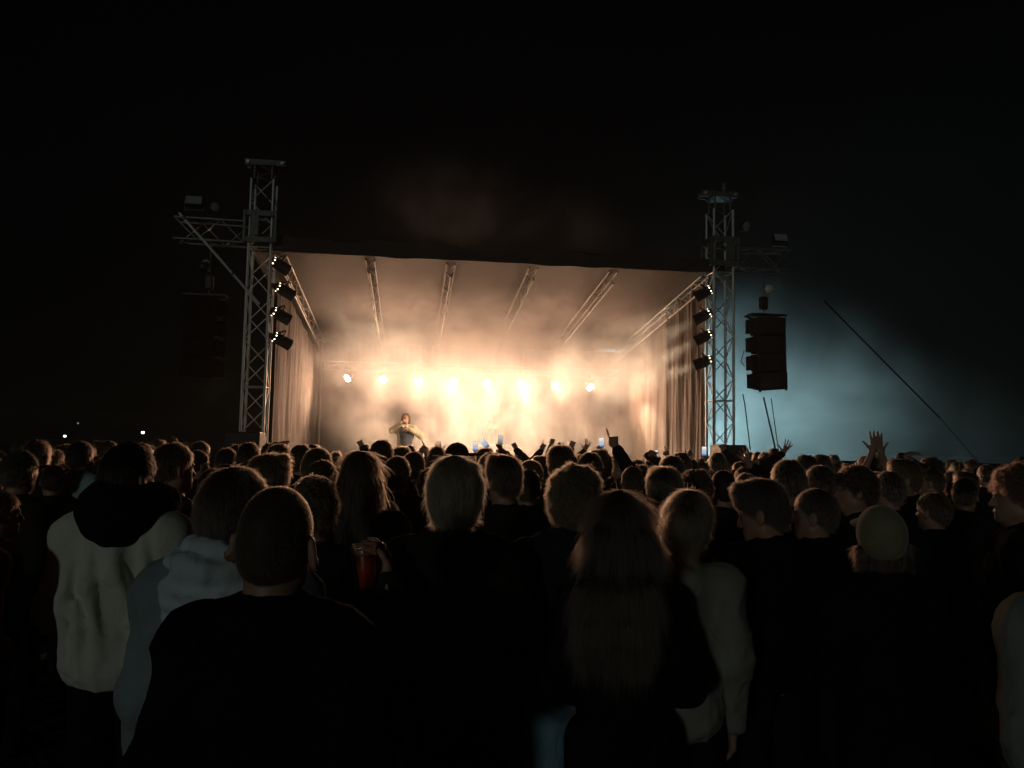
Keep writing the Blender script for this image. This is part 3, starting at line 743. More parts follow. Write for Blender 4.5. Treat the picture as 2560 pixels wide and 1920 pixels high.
def displace(Vt, Q, terms):
    N = vnormals(Vt, Q); d = 0
    for (amp, f, st, sd, *rid) in terms:
        q = Vt * np.array(st)
        if rid:                                    # creases: warped ridged noise
            wv = np.stack([vnoise(Vt, f * .6, sd + 7), vnoise(Vt, f * .6, sd + 8), vnoise(Vt, f * .6, sd + 9)], 1); q = q + wv * (.35 / f)
            n_ = 1 - np.abs(vnoise(q, f, sd)); d = d + amp * (n_ ** 3 - .35)
        else: d = d + amp * vnoise(q, f, sd)
    return Vt + N * np.asarray(d)[:, None]
def to_mesh(name, Vt, Q, mats=(), midx=None):
    me = bpy.data.meshes.new(name); me.vertices.add(len(Vt)); me.vertices.foreach_set('co', Vt.astype(np.float32).ravel())
    me.loops.add(len(Q) * 4); me.loops.foreach_set('vertex_index', Q.astype(np.int32).ravel())
    me.polygons.add(len(Q)); me.polygons.foreach_set('loop_start', np.arange(0, len(Q) * 4, 4, dtype=np.int32))
    me.polygons.foreach_set('use_smooth', np.ones(len(Q), bool))
    for m in mats: me.materials.append(m)
    if midx is not None: me.polygons.foreach_set('material_index', midx.astype(np.int32))
    me.update(calc_edges=True); me.validate(); return me

# ---- materials for people
def skin_mat(name, col, sss=.12, rnd=True):
    m, n, b = mat_new(name); tc = nd(n, 'ShaderNodeTexCoord')
    no = nd(n, 'ShaderNodeTexNoise', Scale=18.0, Detail=5.0); n.links.new(tc.outputs['Object'], no.inputs['Vector'])
    mx = nd(n, 'ShaderNodeMix', data_type='RGBA'); mx.inputs[6].default_value = (col[0] * .8, col[1] * .7, col[2] * .68, 1); mx.inputs[7].default_value = (min(1, col[0] * 1.12), col[1] * 1.1, col[2] * 1.08, 1)
    n.links.new(no.outputs['Fac'], mx.inputs[0]); n.links.new(mx.outputs[2], b.inputs['Base Color'])
    b.inputs['Roughness'].default_value = .5
    if sss: b.inputs['Subsurface Weight'].default_value = sss; b.inputs['Subsurface Radius'].default_value = (.02, .006, .003); b.inputs['Subsurface Scale'].default_value = 1.0
    return m
M_skin = skin_mat('skin', (.46, .27, .19), 0); M_skinN = skin_mat('skin_near', (.46, .27, .19), .25)
def fabric(name, col, var=.2, scale=6, weave=260, rough=.95, sheen=.0):
    m = plain(name, col, rough, 0, var, scale, .25, weave, sheen, spec=.12); n = m.node_tree; b = n.nodes['Principled BSDF']
    bp = [x for x in n.nodes if x.type == 'BUMP'][0]; tc = [x for x in n.nodes if x.type == 'TEX_COORD'][0]
    mp = nd(n, 'ShaderNodeMapping'); mp.inputs['Scale'].default_value = (1, 1, .55); n.links.new(tc.outputs['Object'], mp.inputs[0])
    w = nd(n, 'ShaderNodeTexNoise', Scale=9.0, Detail=5.0, Roughness=.5, Distortion=.7); n.links.new(mp.outputs[0], w.inputs['Vector'])
    b2 = nd(n, 'ShaderNodeBump', Strength=.42, Distance=.03); n.links.new(w.outputs['Fac'], b2.inputs['Height']); n.links.new(b2.outputs[0], bp.inputs['Normal'])
    return m
def fabric_random(name, cols):
    m, n, b = mat_new(name); oi = nd(n, 'ShaderNodeObjectInfo'); cr = nd(n, 'ShaderNodeValToRGB'); cr.color_ramp.interpolation = 'CONSTANT'
    e = cr.color_ramp.elements
    while len(e) < len(cols): e.new(.5)
    for i, c in enumerate(cols): e[i].position = i / len(cols); e[i].color = (*c, 1)
    n.links.new(oi.outputs['Random'], cr.inputs[0])
    tc = nd(n, 'ShaderNodeTexCoord'); no = nd(n, 'ShaderNodeTexNoise', Scale=9.0, Detail=4.0); n.links.new(tc.outputs['Object'], no.inputs['Vector'])
    mr = nd(n, 'ShaderNodeMapRange'); mr.inputs[3].default_value = .7; mr.inputs[4].default_value = 1.3; n.links.new(no.outputs['Fac'], mr.inputs[0])
    mu = nd(n, 'ShaderNodeVectorMath', operation='SCALE'); n.links.new(cr.outputs[0], mu.inputs[0]); n.links.new(mr.outputs[0], mu.inputs['Scale'])
    n.links.new(mu.outputs[0], b.inputs['Base Color']); b.inputs['Roughness'].default_value = .95
    b.inputs['Specular IOR Level'].default_value = .12
    return m
M_crowdtop = fabric_random('crowd_tops', [(.010, .010, .012), (.016, .016, .020), (.03, .026, .022), (.012, .016, .024), (.02, .012, .012), (.045, .045, .042), (.014, .018, .014)])
M_crowdleg = fabric_random('crowd_trousers', [(.010, .010, .012), (.02, .026, .04), (.016, .014, .012), (.03, .028, .024)])
def hair_mats(name, col, rnd=None):
    """solid base and strand material"""
    m, n, b = mat_new(name + '_base'); src = None
    h = bpy.data.materials.new(name + '_strands'); h.use_nodes = True; hn = h.node_tree; hn.nodes.remove(hn.nodes['Principled BSDF'])
    hb = hn.nodes.new('ShaderNodeBsdfHairPrincipled'); hb.parametrization = 'COLOR'
    try: hb.model = 'CHIANG'
    except Exception: pass
    hb.inputs['Roughness'].default_value = .38; hb.inputs['Radial Roughness'].default_value = .45
    hn.links.new(hb.outputs[0], hn.nodes['Material Output'].inputs[0])
    tc = nd(n, 'ShaderNodeTexCoord'); no = nd(n, 'ShaderNodeTexNoise', Scale=60.0, Detail=4.0); n.links.new(tc.outputs['Object'], no.inputs['Vector'])
    mr = nd(n, 'ShaderNodeMapRange'); mr.inputs[3].default_value = .5; mr.inputs[4].default_value = 1.3; n.links.new(no.outputs['Fac'], mr.inputs[0])
    mu = nd(n, 'ShaderNodeVectorMath', operation='SCALE'); n.links.new(mr.outputs[0], mu.inputs['Scale'])
    if rnd:
        for (tree, tgt) in ((n, mu.inputs[0]), (hn, hb.inputs['Color'])):
            oi = nd(tree, 'ShaderNodeObjectInfo'); cr = nd(tree, 'ShaderNodeValToRGB'); cr.color_ramp.interpolation = 'LINEAR'; e = cr.color_ramp.elements
            while len(e) < len(rnd): e.new(.5)
            kk = .6 if tree is n else 3.2
            for i, c in enumerate(rnd): e[i].position = i / (len(rnd) - 1); e[i].color = (*[q * kk for q in c], 1)
            tree.links.new(oi.outputs['Random'], cr.inputs[0]); tree.links.new(cr.outputs[0], tgt)
    else:
        mu.inputs[0].default_value = [c * .6 for c in col]; hb.inputs['Color'].default_value = (*[min(.8, c * 2.6 + .03) for c in col], 1)
    n.links.new(mu.outputs[0], b.inputs['Base Color']); b.inputs['Roughness'].default_value = .6; b.inputs['Specular IOR Level'].default_value = .25
    return m, h
H_crowd = hair_mats('crowd_hair', None, [(.020, .013, .009), (.035, .022, .014), (.06, .035, .02), (.11, .065, .035), (.025, .016, .012), (.16, .10, .055)])
H_brown = hair_mats('brown_hair', (.055, .032, .019)); H_dark = hair_mats('dark_hair', (.022, .014, .010)); H_blond = hair_mats('blond_hair', (.27, .195, .095))
H_long = hair_mats('long_dark_brown_hair', (.034, .019, .011)); H_red = hair_mats('reddish_hair', (.075, .03, .015)); H_mid = hair_mats('mid_brown_hair', (.10, .062, .034)); H_olive = hair_mats('dark_blond_hair', (.15, .105, .05))

# ---- skeleton of a standing person, facing +y, bare head top at 1.75
PIV = (0, -.015, 1.50)
def rotm(yaw=0, pitch=0, roll=0):
    y, p, r = [math.radians(v) for v in (yaw, pitch, roll)]
    return np.array((Matrix.Rotation(y, 3, 'Z') @ Matrix.Rotation(p, 3, 'X') @ Matrix.Rotation(r, 3, 'Y')))
def head(f, R, detail=False):
    f.frame(R, PIV)
    f.ell((0, -.012, 1.652), (.076, .096, .098), .03)
    f.ell((0, .028, 1.575), (.060, .064, .088), .04)
    f.ell((0, .072, 1.528), (.026, .022, .020), .03)
    f.cap((-.045, .0, 1.555), (.045, .0, 1.555), .028, .028, .03)
    f.cap((0, .092, 1.625), (0, .110, 1.592), .009, .013, .015)
    f.cap((-.030, .084, 1.645), (.030, .084, 1.645), .010, .010, .02)
    f.cap((-.018, .090, 1.560), (.018, .090, 1.560), .008, .008, .012)
    f.ell((-.031, .095, 1.625), (.014, .012, .009), .012, True); f.ell((.031, .095, 1.625), (.014, .012, .009), .012, True)
    for s in (-1, 1):
        a = rotm(s * 22, 0, s * -8)
        f.ell((s * .086, -.012, 1.612), (.011, .024, .036), .010, rot=a)
        f.ell((s * .098, -.004, 1.618), (.006, .013, .020), .008, True, rot=a)
    f.frame()
    nb = np.array(R) @ (A3(0, -.018, 1.555) - A3(*PIV)) + A3(*PIV)
    f.cap((0, -.03, 1.42), tuple(nb), .060, .052, .04)
def hand(f, w, d, n, curl=(0, 0, 0, 0), thumb=(.4, .2), spread=.12, side=1, s=1.0, k=.010):
    """wrist w, finger direction d, palm normal n (palm side); side +1: thumb on d x n side"""
    w = A3(*w); d = A3(*d); d /= np.linalg.norm(d); n = A3(*n); n = n - d * (n @ d); n /= np.linalg.norm(n)
    x = np.cross(d, n) * side
    kn = [w + d * (.088 * s) + x * (o * s) - n * (.002 * abs(i - 1.5)) for i, o in enumerate((.030, .010, -.011, -.030))]
    for q in kn: f.cap(w + (q - w) * .15, q, .015 * s, .0115 * s, .016)
    f.cap(w - d * .02, w + d * .02, .024 * s, .024 * s, .02)
    L = (.044, .049, .046, .036); r0 = .0092 * s
    for i in range(4):
        c = curl[i]; b = (1.5 - i) * spread; dd = d * math.cos(b) + x * math.sin(b); p = kn[i]; a = 0
        for j, (fr, bend) in enumerate(((1, .9), (.68, 1.1), (.52, .8))):
            a += c * bend; q = p + (dd * math.cos(a) + n * math.sin(a)) * (L[i] * fr * s)
            f.cap(p, q, r0 * (1 - .08 * j), r0 * (1 - .08 * (j + 1)), k); p = q
    out, cl = thumb; p = w + d * (.022 * s) + x * (.026 * s)
    dd = d * .75 + x * (.35 + out) + n * .25; dd /= np.linalg.norm(dd)
    f.cap(w + d * .01 + x * .012, p + dd * .03 * s, .016 * s, .012 * s, .016); p = p + dd * .03 * s
    d2 = dd * (1 - cl) + (n * .7 + d * .5 - x * .4) * cl; d2 /= np.linalg.norm(d2)
    f.cap(p, p + d2 * .034 * s, .0105 * s, .0095 * s, k); p = p + d2 * .034 * s
    d3 = d2 * (1 - cl * .6) + (n * .5 + d * .3 - x * .6) * cl; d3 /= np.linalg.norm(d3)
    f.cap(p, p + d3 * .026 * s, .0095 * s, .008 * s, k)
SHO = .175
def ik(sh, T, bend, l1=.295, l2=.265):
    sh = A3(*sh); T = A3(*T); v = T - sh; D = np.linalg.norm(v)
    if D > (l1 + l2) * .985: T = sh + v / D * (l1 + l2) * .985; v = T - sh; D = np.linalg.norm(v)
    a = (l1 * l1 - l2 * l2 + D * D) / (2 * D); h = math.sqrt(max(1e-6, l1 * l1 - a * a)); u = v / D
    b = A3(*bend); b = b - u * (b @ u); b /= np.linalg.norm(b) + 1e-9
    return sh + u * a + b * h, T
DOWN = {s: ((s * .222, -.06, 1.120), (s * .13, .15, 1.03)) for s in (-1, 1)}
def arm_default(s): return dict(elbow=DOWN[s][0], wrist=DOWN[s][1], hd=(-s * .8, .5, .1), hn=(0, -.8, -.3), curl=(.35, .4, .45, .5), thumb=(.1, .4), spread=.03)
def person_fields(arms=None, R=None, w=1.0, jacket=.018, hem=.90, sleeves='long', neck_gap=.0, lean=0, hair=None):
    """body, top and trousers fields"""
    arms = arms or {}; R = np.eye(3) if R is None else R
    b = Fld(); j = Fld(); t = Fld()
    head(b, R)
    g = jacket
    b.ell((0, 0, 1.25), (.158 * w, .100 * w, .215), .05).ell((0, .0, 1.06), (.140 * w, .096 * w, .16), .06).ell((0, 0, .94), (.155 * w, .108 * w, .12), .06)
    j.ell((0, 0, 1.25), (.160 * w + g, .104 * w + g, .215), .06).ell((0, -.0, 1.06), (.152 * w + g, .108 * w + g, .20), .08).ell((0, 0, .93), (.158 * w + g, .114 * w + g, .13), .08)
    for s in (-1, 1):
        sh = (s * SHO * w, -.01, 1.385); ar = dict(arm_default(s)); ar.update(arms.get(s, {}))
        if s in arms and arms[s].get('raise'): sh = (s * SHO * w * 1.02, .0, 1.43)
        e, wr = ar['elbow'], ar['wrist']
        b.cap((0, -.02, 1.46), sh, .045, .055, .05); b.cap(sh, e, .050, .040, .03); b.cap(e, wr, .038, .027, .02)
        hand(b, wr, ar['hd'], ar['hn'], ar['curl'], ar['thumb'], ar['spread'], s if 'hside' not in ar else ar['hside'], ar.get('hs', 1.0))
        j.cap((s * .02, -.025, 1.455 - neck_gap), sh, .040 + g, .055 + g, .06)
        ew = A3(*e) + (A3(*wr) - A3(*e)) * (.93 if sleeves == 'long' else .05)
        if sleeves == 'long':
            j.cap(sh, e, .054 + g, .046 + g, .05); j.cap(e, tuple(ew), .045 + g, .034 + g * .6, .03)
        else:
            j.cap(sh, tuple(A3(*sh) + (A3(*e) - A3(*sh)) * .6), .054 + g, .052 + g, .04)
        b.chain([(s * .088, 0, .90), (s * .098, .012, .50), (s * .100, -.025, .085)], (.082, .054, .038), .03); b.cap((s * .10, -.045, .045), (s * .112, .125, .035), .042, .032, .03)
        t.chain([(s * .090, 0, .92), (s * .100, .010, .50), (s * .102, -.02, .11)], (.098, .075, .062), .04)
    t.ell((0, 0, .95), (.160 * w, .114 * w, .10), .06)
    j.ell((0, -.025, 1.465 - neck_gap), (.072 + g * .5, .066 + g * .5, .035), .03)
    j.cap((0, -.045, 1.42 - neck_gap), (0, -.035, 1.28), .058 + g, .07 + g, .05); j.cap((0, .035, 1.37), (0, .03, 1.25), .05 + g, .07 + g, .05)
    if hem: j.cut((0, 0, hem), (0, 0, -1))
    t.cut((0, 0, 1.02), (0, 0, 1)); t.cut((0, 0, .07), (0, 0, -1))
    return b, j, t
def shoe_mesh(s):
    f = Fld(); f.cap((s * .10, -.050, .050), (s * .112, .135, .040), .050, .040, .03); f.cap((s * .101, -.035, .05), (s * .101, -.03, .12), .048, .046, .03); f.cut((0, 0, .004), (0, 0, -1)); f.cut((0, 0, .135), (0, 0, 1))
    return to_mesh('shoe', *f.mesh(.014), [M_shoe])
def add_shoes(p):
    for m in SHOES: kid(p, 'shoe', m)
def trouser_mesh(t, h=.018, seed=1):
    Vt, Q = t.mesh(h); return displace(Vt, Q, [(.006, 14, (1, 1, 1.6), seed)]), Q
def top_mesh(j, h=.014, seed=1, amp=.007, fine=()):
    Vt, Q = j.mesh(h, fine); return displace(Vt, Q, [(amp, 9, (1, 1, .6), seed), (amp * 1.5, 7, (1, 1, .75), seed + 3, 1), (amp * .8, 15, (1, 1, .9), seed + 4, 1)]), Q
def body_mesh(b, h=.014, hf=.008, extra=()):
    lo, hi = b.bounds(); return b.mesh(h, [(2, 1.49, 1.78, hf), (0, -.10, .10, hf * 1.2), *extra])

M_shoe = fabric('dark_shoes', (.012, .012, .012), rough=.7)
SHOES = [shoe_mesh(-1), shoe_mesh(1)]
# ---- hair
def hair_field(style, R):
    f = Fld(); f.frame(R, PIV)
    def hairline(z0=1.688, y0=.086, sl=.80): f.cut((0, y0, z0), (0, sl, -1))
    if style in ('short', 'crop', 'swept'):
        f.ell((0, -.014, 1.654), (.084, .105, .108), .02); f.ell((0, -.055, 1.62), (.074, .058, .075), .03)
        if style == 'swept': f.cap((-.03, .06, 1.745), (.04, .05, 1.75), .03, .025, .04); f.ell((0, -.01, 1.70), (.086, .10, .075), .03)
        hairline()
    elif style == 'buzz':
        f.ell((0, -.012, 1.652), (.0785, .0985, .1005), .02); f.ell((0, -.05, 1.60), (.066, .056, .07), .03); hairline(1.69, .085, .88)
    elif style == 'curly':
        f.ell((0, -.015, 1.668), (.098, .115, .112), .02); f.ell((0, -.06, 1.62), (.084, .062, .08), .03); hairline(1.68, .10, .72)
    elif style == 'bob':
        f.ell((0, -.016, 1.660), (.092, .108, .108), .02); f.ell((0, -.04, 1.57), (.098, .082, .12), .04)
        f.cap((-.08, .02, 1.62), (-.078, .02, 1.50), .026, .022, .03); f.cap((.08, .02, 1.62), (.078, .02, 1.50), .026, .022, .03)
        f.cut((0, .075, 1.70), (0, 1, -.35)); f.cut((0, 0, 1.465), (0, 0, -1))
    elif style == 'long':
        f.ell((0, -.016, 1.658), (.088, .106, .108), .02); f.ell((0, -.05, 1.55), (.092, .080, .14), .05)
        for s in (-1, 0, 1): f.cap((s * .055, -.075, 1.55), (s * .085, -.105, 1.20), .05, .034, .05)
        f.cap((-.082, .0, 1.60), (-.10, -.02, 1.36), .026, .03, .04); f.cap((.082, .0, 1.60), (.10, -.02, 1.36), .026, .03, .04)
        f.cut((0, .070, 1.70), (0, 1, -.35))
    elif style == 'bun':
        f.ell((0, -.014, 1.654), (.081, .102, .105), .02); f.ell((0, -.055, 1.62), (.072, .056, .07), .03); hairline()
        f.ell((0, -.115, 1.715), (.046, .04, .046), .015)
    elif style == 'pony':
        f.ell((0, -.014, 1.654), (.081, .102, .105), .02); f.ell((0, -.055, 1.62), (.072, .056, .07), .03)
        f.cap((0, -.105, 1.68), (0, -.150, 1.64), .026, .03, .02); f.cap((0, -.150, 1.64), (0, -.135, 1.45), .032, .02, .03)
        f.cut((0, .086, 1.688), (0, .8, -1)) if False else None
    f.frame(); return f
STY = { # strands: n, length, lift, wave, radius
    'short': (5200, .030, .35, .15, .0009), 'crop': (5200, .016, .5, .1, .0009), 'swept': (5200, .042, .35, .2, .0009), 'buzz': (5200, .009, .8, .1, .0006), 'curly': (5200, .045, .8, 1.2, .0010),
    'bob': (5200, .08, .08, .25, .0008), 'long': (5600, .12, .05, .2, .0008), 'bun': (4200, .05, .06, .15, .0008), 'pony': (4200, .06, .08, .15, .0008)}
def strands(Vt, Q, n, length, lift, wave, rad, seed, crown=(0, -.05, 1.757), R=None, m=6, fuzz=.08, grav=.4):
    rg = np.random.default_rng(seed); N = vnormals(Vt, Q)
    ar = np.linalg.norm(np.cross(Vt[Q[:, 2]] - Vt[Q[:, 0]], Vt[Q[:, 3]] - Vt[Q[:, 1]]), axis=1); fi = rg.choice(len(Q), n, p=ar / ar.sum())
    a, b = rg.random(n)[:, None], rg.random(n)[:, None]; q = Q[fi]
    lerp = lambda A: (A[q[:, 0]] * (1 - a) + A[q[:, 1]] * a) * (1 - b) + (A[q[:, 3]] * (1 - a) + A[q[:, 2]] * a) * b
    p = lerp(Vt); nn = lerp(N); nn /= np.linalg.norm(nn, axis=1, keepdims=True) + 1e-9
    cr = A3(*crown); R = np.eye(3) if R is None else R; cr = R @ (cr - A3(*PIV)) + A3(*PIV)
    fl = p - cr; fl[:, 2] -= grav * .25; fl -= nn * (fl * nn).sum(1, keepdims=True); fl /= np.linalg.norm(fl, axis=1, keepdims=True) + 1e-6
    jit = rg.normal(0, .16, (n, 3)); lf = lift * rg.uniform(.4, 1.3, n); wild = rg.random(n) < fuzz; lf[wild] += rg.uniform(.1, .4, wild.sum())
    d = fl + nn * lf[:, None] + jit * (.5 + wild[:, None] * .7); d /= np.linalg.norm(d, axis=1, keepdims=True)
    L = length * rg.uniform(.55, 1.25, n); out = np.zeros((n, m, 3)); cur = p - nn * .002; out[:, 0] = cur
    ph = rg.uniform(0, 6.28, n); s1 = np.cross(d, nn); s1 /= np.linalg.norm(s1, axis=1, keepdims=True) + 1e-9
    for i in range(1, m):
        t = i / (m - 1); st = (L / (m - 1))[:, None]
        dd = d + nn * (-.55 * lf * t)[:, None]; dd[:, 2] -= grav * t * (L / .1).clip(.15, 1.2)
        dd = dd + s1 * (wave * np.sin(ph + t * 9))[:, None] + nn * (wave * .6 * np.cos(ph + t * 9))[:, None]
        dd /= np.linalg.norm(dd, axis=1, keepdims=True); cur = cur + dd * st; out[:, i] = cur
    return out, rad
def curves_data(name, pts, rad, mat):
    n, m, _ = pts.shape; cu = bpy.data.hair_curves.new(name); cu.add_curves([m] * n)
    cu.attributes['position'].data.foreach_set('vector', pts.astype(np.float32).ravel())
    ra = cu.attributes.get('radius') or cu.attributes.new('radius', 'FLOAT', 'POINT')
    taper = np.linspace(1, .25, m)[None, :] * np.full((n, 1), rad); ra.data.foreach_set('value', taper.astype(np.float32).ravel())
    cu.materials.append(mat); return cu
def make_hair(style, R=None, h=.009, seed=0, mats=H_crowd, mult=1.0, rmul=1.0, len_mul=1.0, field=None, sty=None):
    R = np.eye(3) if R is None else R; f = field or hair_field(style, R); Vt, Q = f.mesh(h)
    if style == 'curly': Vt = displace(Vt, Q, [(.012, 38, (1, 1, 1), seed), (.006, 80, (1, 1, 1), seed + 1)])
    elif style in ('long', 'bob'): Vt = displace(Vt, Q, [(.005, 45, (1, 1, .15), seed), (.004, 16, (1, 1, .4), seed + 1)])
    else: Vt = displace(Vt, Q, [(.003 if style != 'buzz' else .0006, 45, (1, 1, 1), seed)])
    me = to_mesh('hair', Vt, Q, [mats[0]])
    n, L, li, wa, ra = sty or STY[style]
    pts, rad = strands(Vt, Q, int(n * mult), L * len_mul, li, wa, ra * rmul, seed, R=R)
    return me, curves_data('hair_strands', pts, rad, mats[1])
def add_hair(parent, hm, name='hair'):
    h = bpy.data.objects.new(name, hm[0]); COL.objects.link(h); h.parent = parent
    s = bpy.data.objects.new('hair_strands', hm[1]); COL.objects.link(s); s.parent = h
    return h
def kid(parent, name, me):
    o = bpy.data.objects.new(name, me); COL.objects.link(o); o.parent = parent; return o
# ---- caps
def cap_parts(R, mat, brim=True, low=0.0, big=1.0):
    f = Fld(); f.frame(R, PIV); f.ell((0, -.014, 1.658), (.089 * big, .111 * big, .112 * big), .02); f.cut((0, 0, 1.645 - low), (0, .18, -1)); 
    Vt, Q = f.mesh(.008); Vt = displace(Vt, Q, [(.0015, 20, (1, 1, 1), 2)]); dome = to_mesh('cap', Vt, Q, [mat])
    g = Fld(); g.frame(R, PIV); g.ell((0, .135, 1.668), (.068, .085, .012), .01); g.cut((0, .085, 1.66), (0, -1, 0)); Vt, Q = g.mesh(.007)
    bm = to_mesh('brim', Vt, Q, [mat]) if brim else None
    c = Fld(); c.frame(R, PIV); c.ell((0, -.014, 1.769), (.010, .010, .006), .005); Vt, Q = c.mesh(.004); btn = to_mesh('button', Vt, Q, [mat])
    return dome, bm, btn
def add_cap(p, parts):
    d = kid(p, 'cap', parts[0])
    if parts[1] is not None: kid(d, 'brim', parts[1])
    kid(d, 'button', parts[2]); return d
# ----------------------------------------------------------------------------
# the crowd: shared bodies, tops, trousers and hair for everyone farther off
# ----------------------------------------------------------------------------
VAR = []
for i, (w, g, sd) in enumerate(((.93, .014, 1), (1.0, .022, 2), (1.08, .026, 3))):
    b, j, t = person_fields(w=w, jacket=g)
    bV = body_mesh(b, .016, .009); jV = top_mesh(j, .016, sd); tV = trouser_mesh(t, .022, sd)
    VAR.append((to_mesh('person', *bV, [M_skin]), to_mesh('top', *jV, [M_crowdtop]), to_mesh('trousers', *tV, [M_crowdleg])))
HAIR = {s: [make_hair(s, seed=k + 5, h=.010, rmul=1.35, mult=.75) for k in range(2)] for s in ('short', 'swept', 'crop', 'curly', 'bob', 'long', 'bun', 'buzz')}
M_capA = fabric('cap_grey', (.05, .05, .045), sheen=.2); M_capD = fabric('cap_dark', (.012, .012, .014)); M_capB = fabric('cap_beige', (.30, .27, .17), weave=300, sheen=.3)
CAPS = {'cap': cap_parts(np.eye(3), M_capA), 'darkcap': cap_parts(np.eye(3), M_capD)}
TOPZ = dict(short=1.765, swept=1.78, crop=1.765, curly=1.79, bob=1.77, long=1.768, bun=1.765, buzz=1.755, cap=1.775, darkcap=1.775)
HW = dict(short=.180, swept=.182, crop=.178, curly=.212, bob=.198, long=.196, bun=.175, buzz=.168, cap=.184, darkcap=.184)
rnd = random.Random(77); PLACED = []
def put_person(x, y, ztop, style, yaw, label, group, var=None, meshes=None, seed=None, tilt=0):
    var = rnd.randrange(3) if var is None else var; b, j, t = meshes or VAR[var]; s = ztop / TOPZ[style]
    p = bpy.data.objects.new('person', b); COL.objects.link(p)
    p.location = (x, y, 0); p.rotation_euler = (0, math.radians(tilt), math.radians(yaw)); sx = min(1.06, max(.94, s)); p.scale = (sx, sx, s)
    kid(p, 'top', j); kid(p, 'trousers', t); add_shoes(p)
    if style in CAPS: add_hair(p, HAIR['short'][0]); add_cap(p, CAPS[style])
    else: add_hair(p, HAIR[style][rnd.randrange(2)])
    tag(p, label, 'person', group); PLACED.append((x, y)); return p
def from_px(cx, top, wpx, style, d=None):
    d = d or HW[style] * FPX / wpx; p = P(cx, top, d); return p, d
G_near = 'crowd in the middle distance seen from behind'
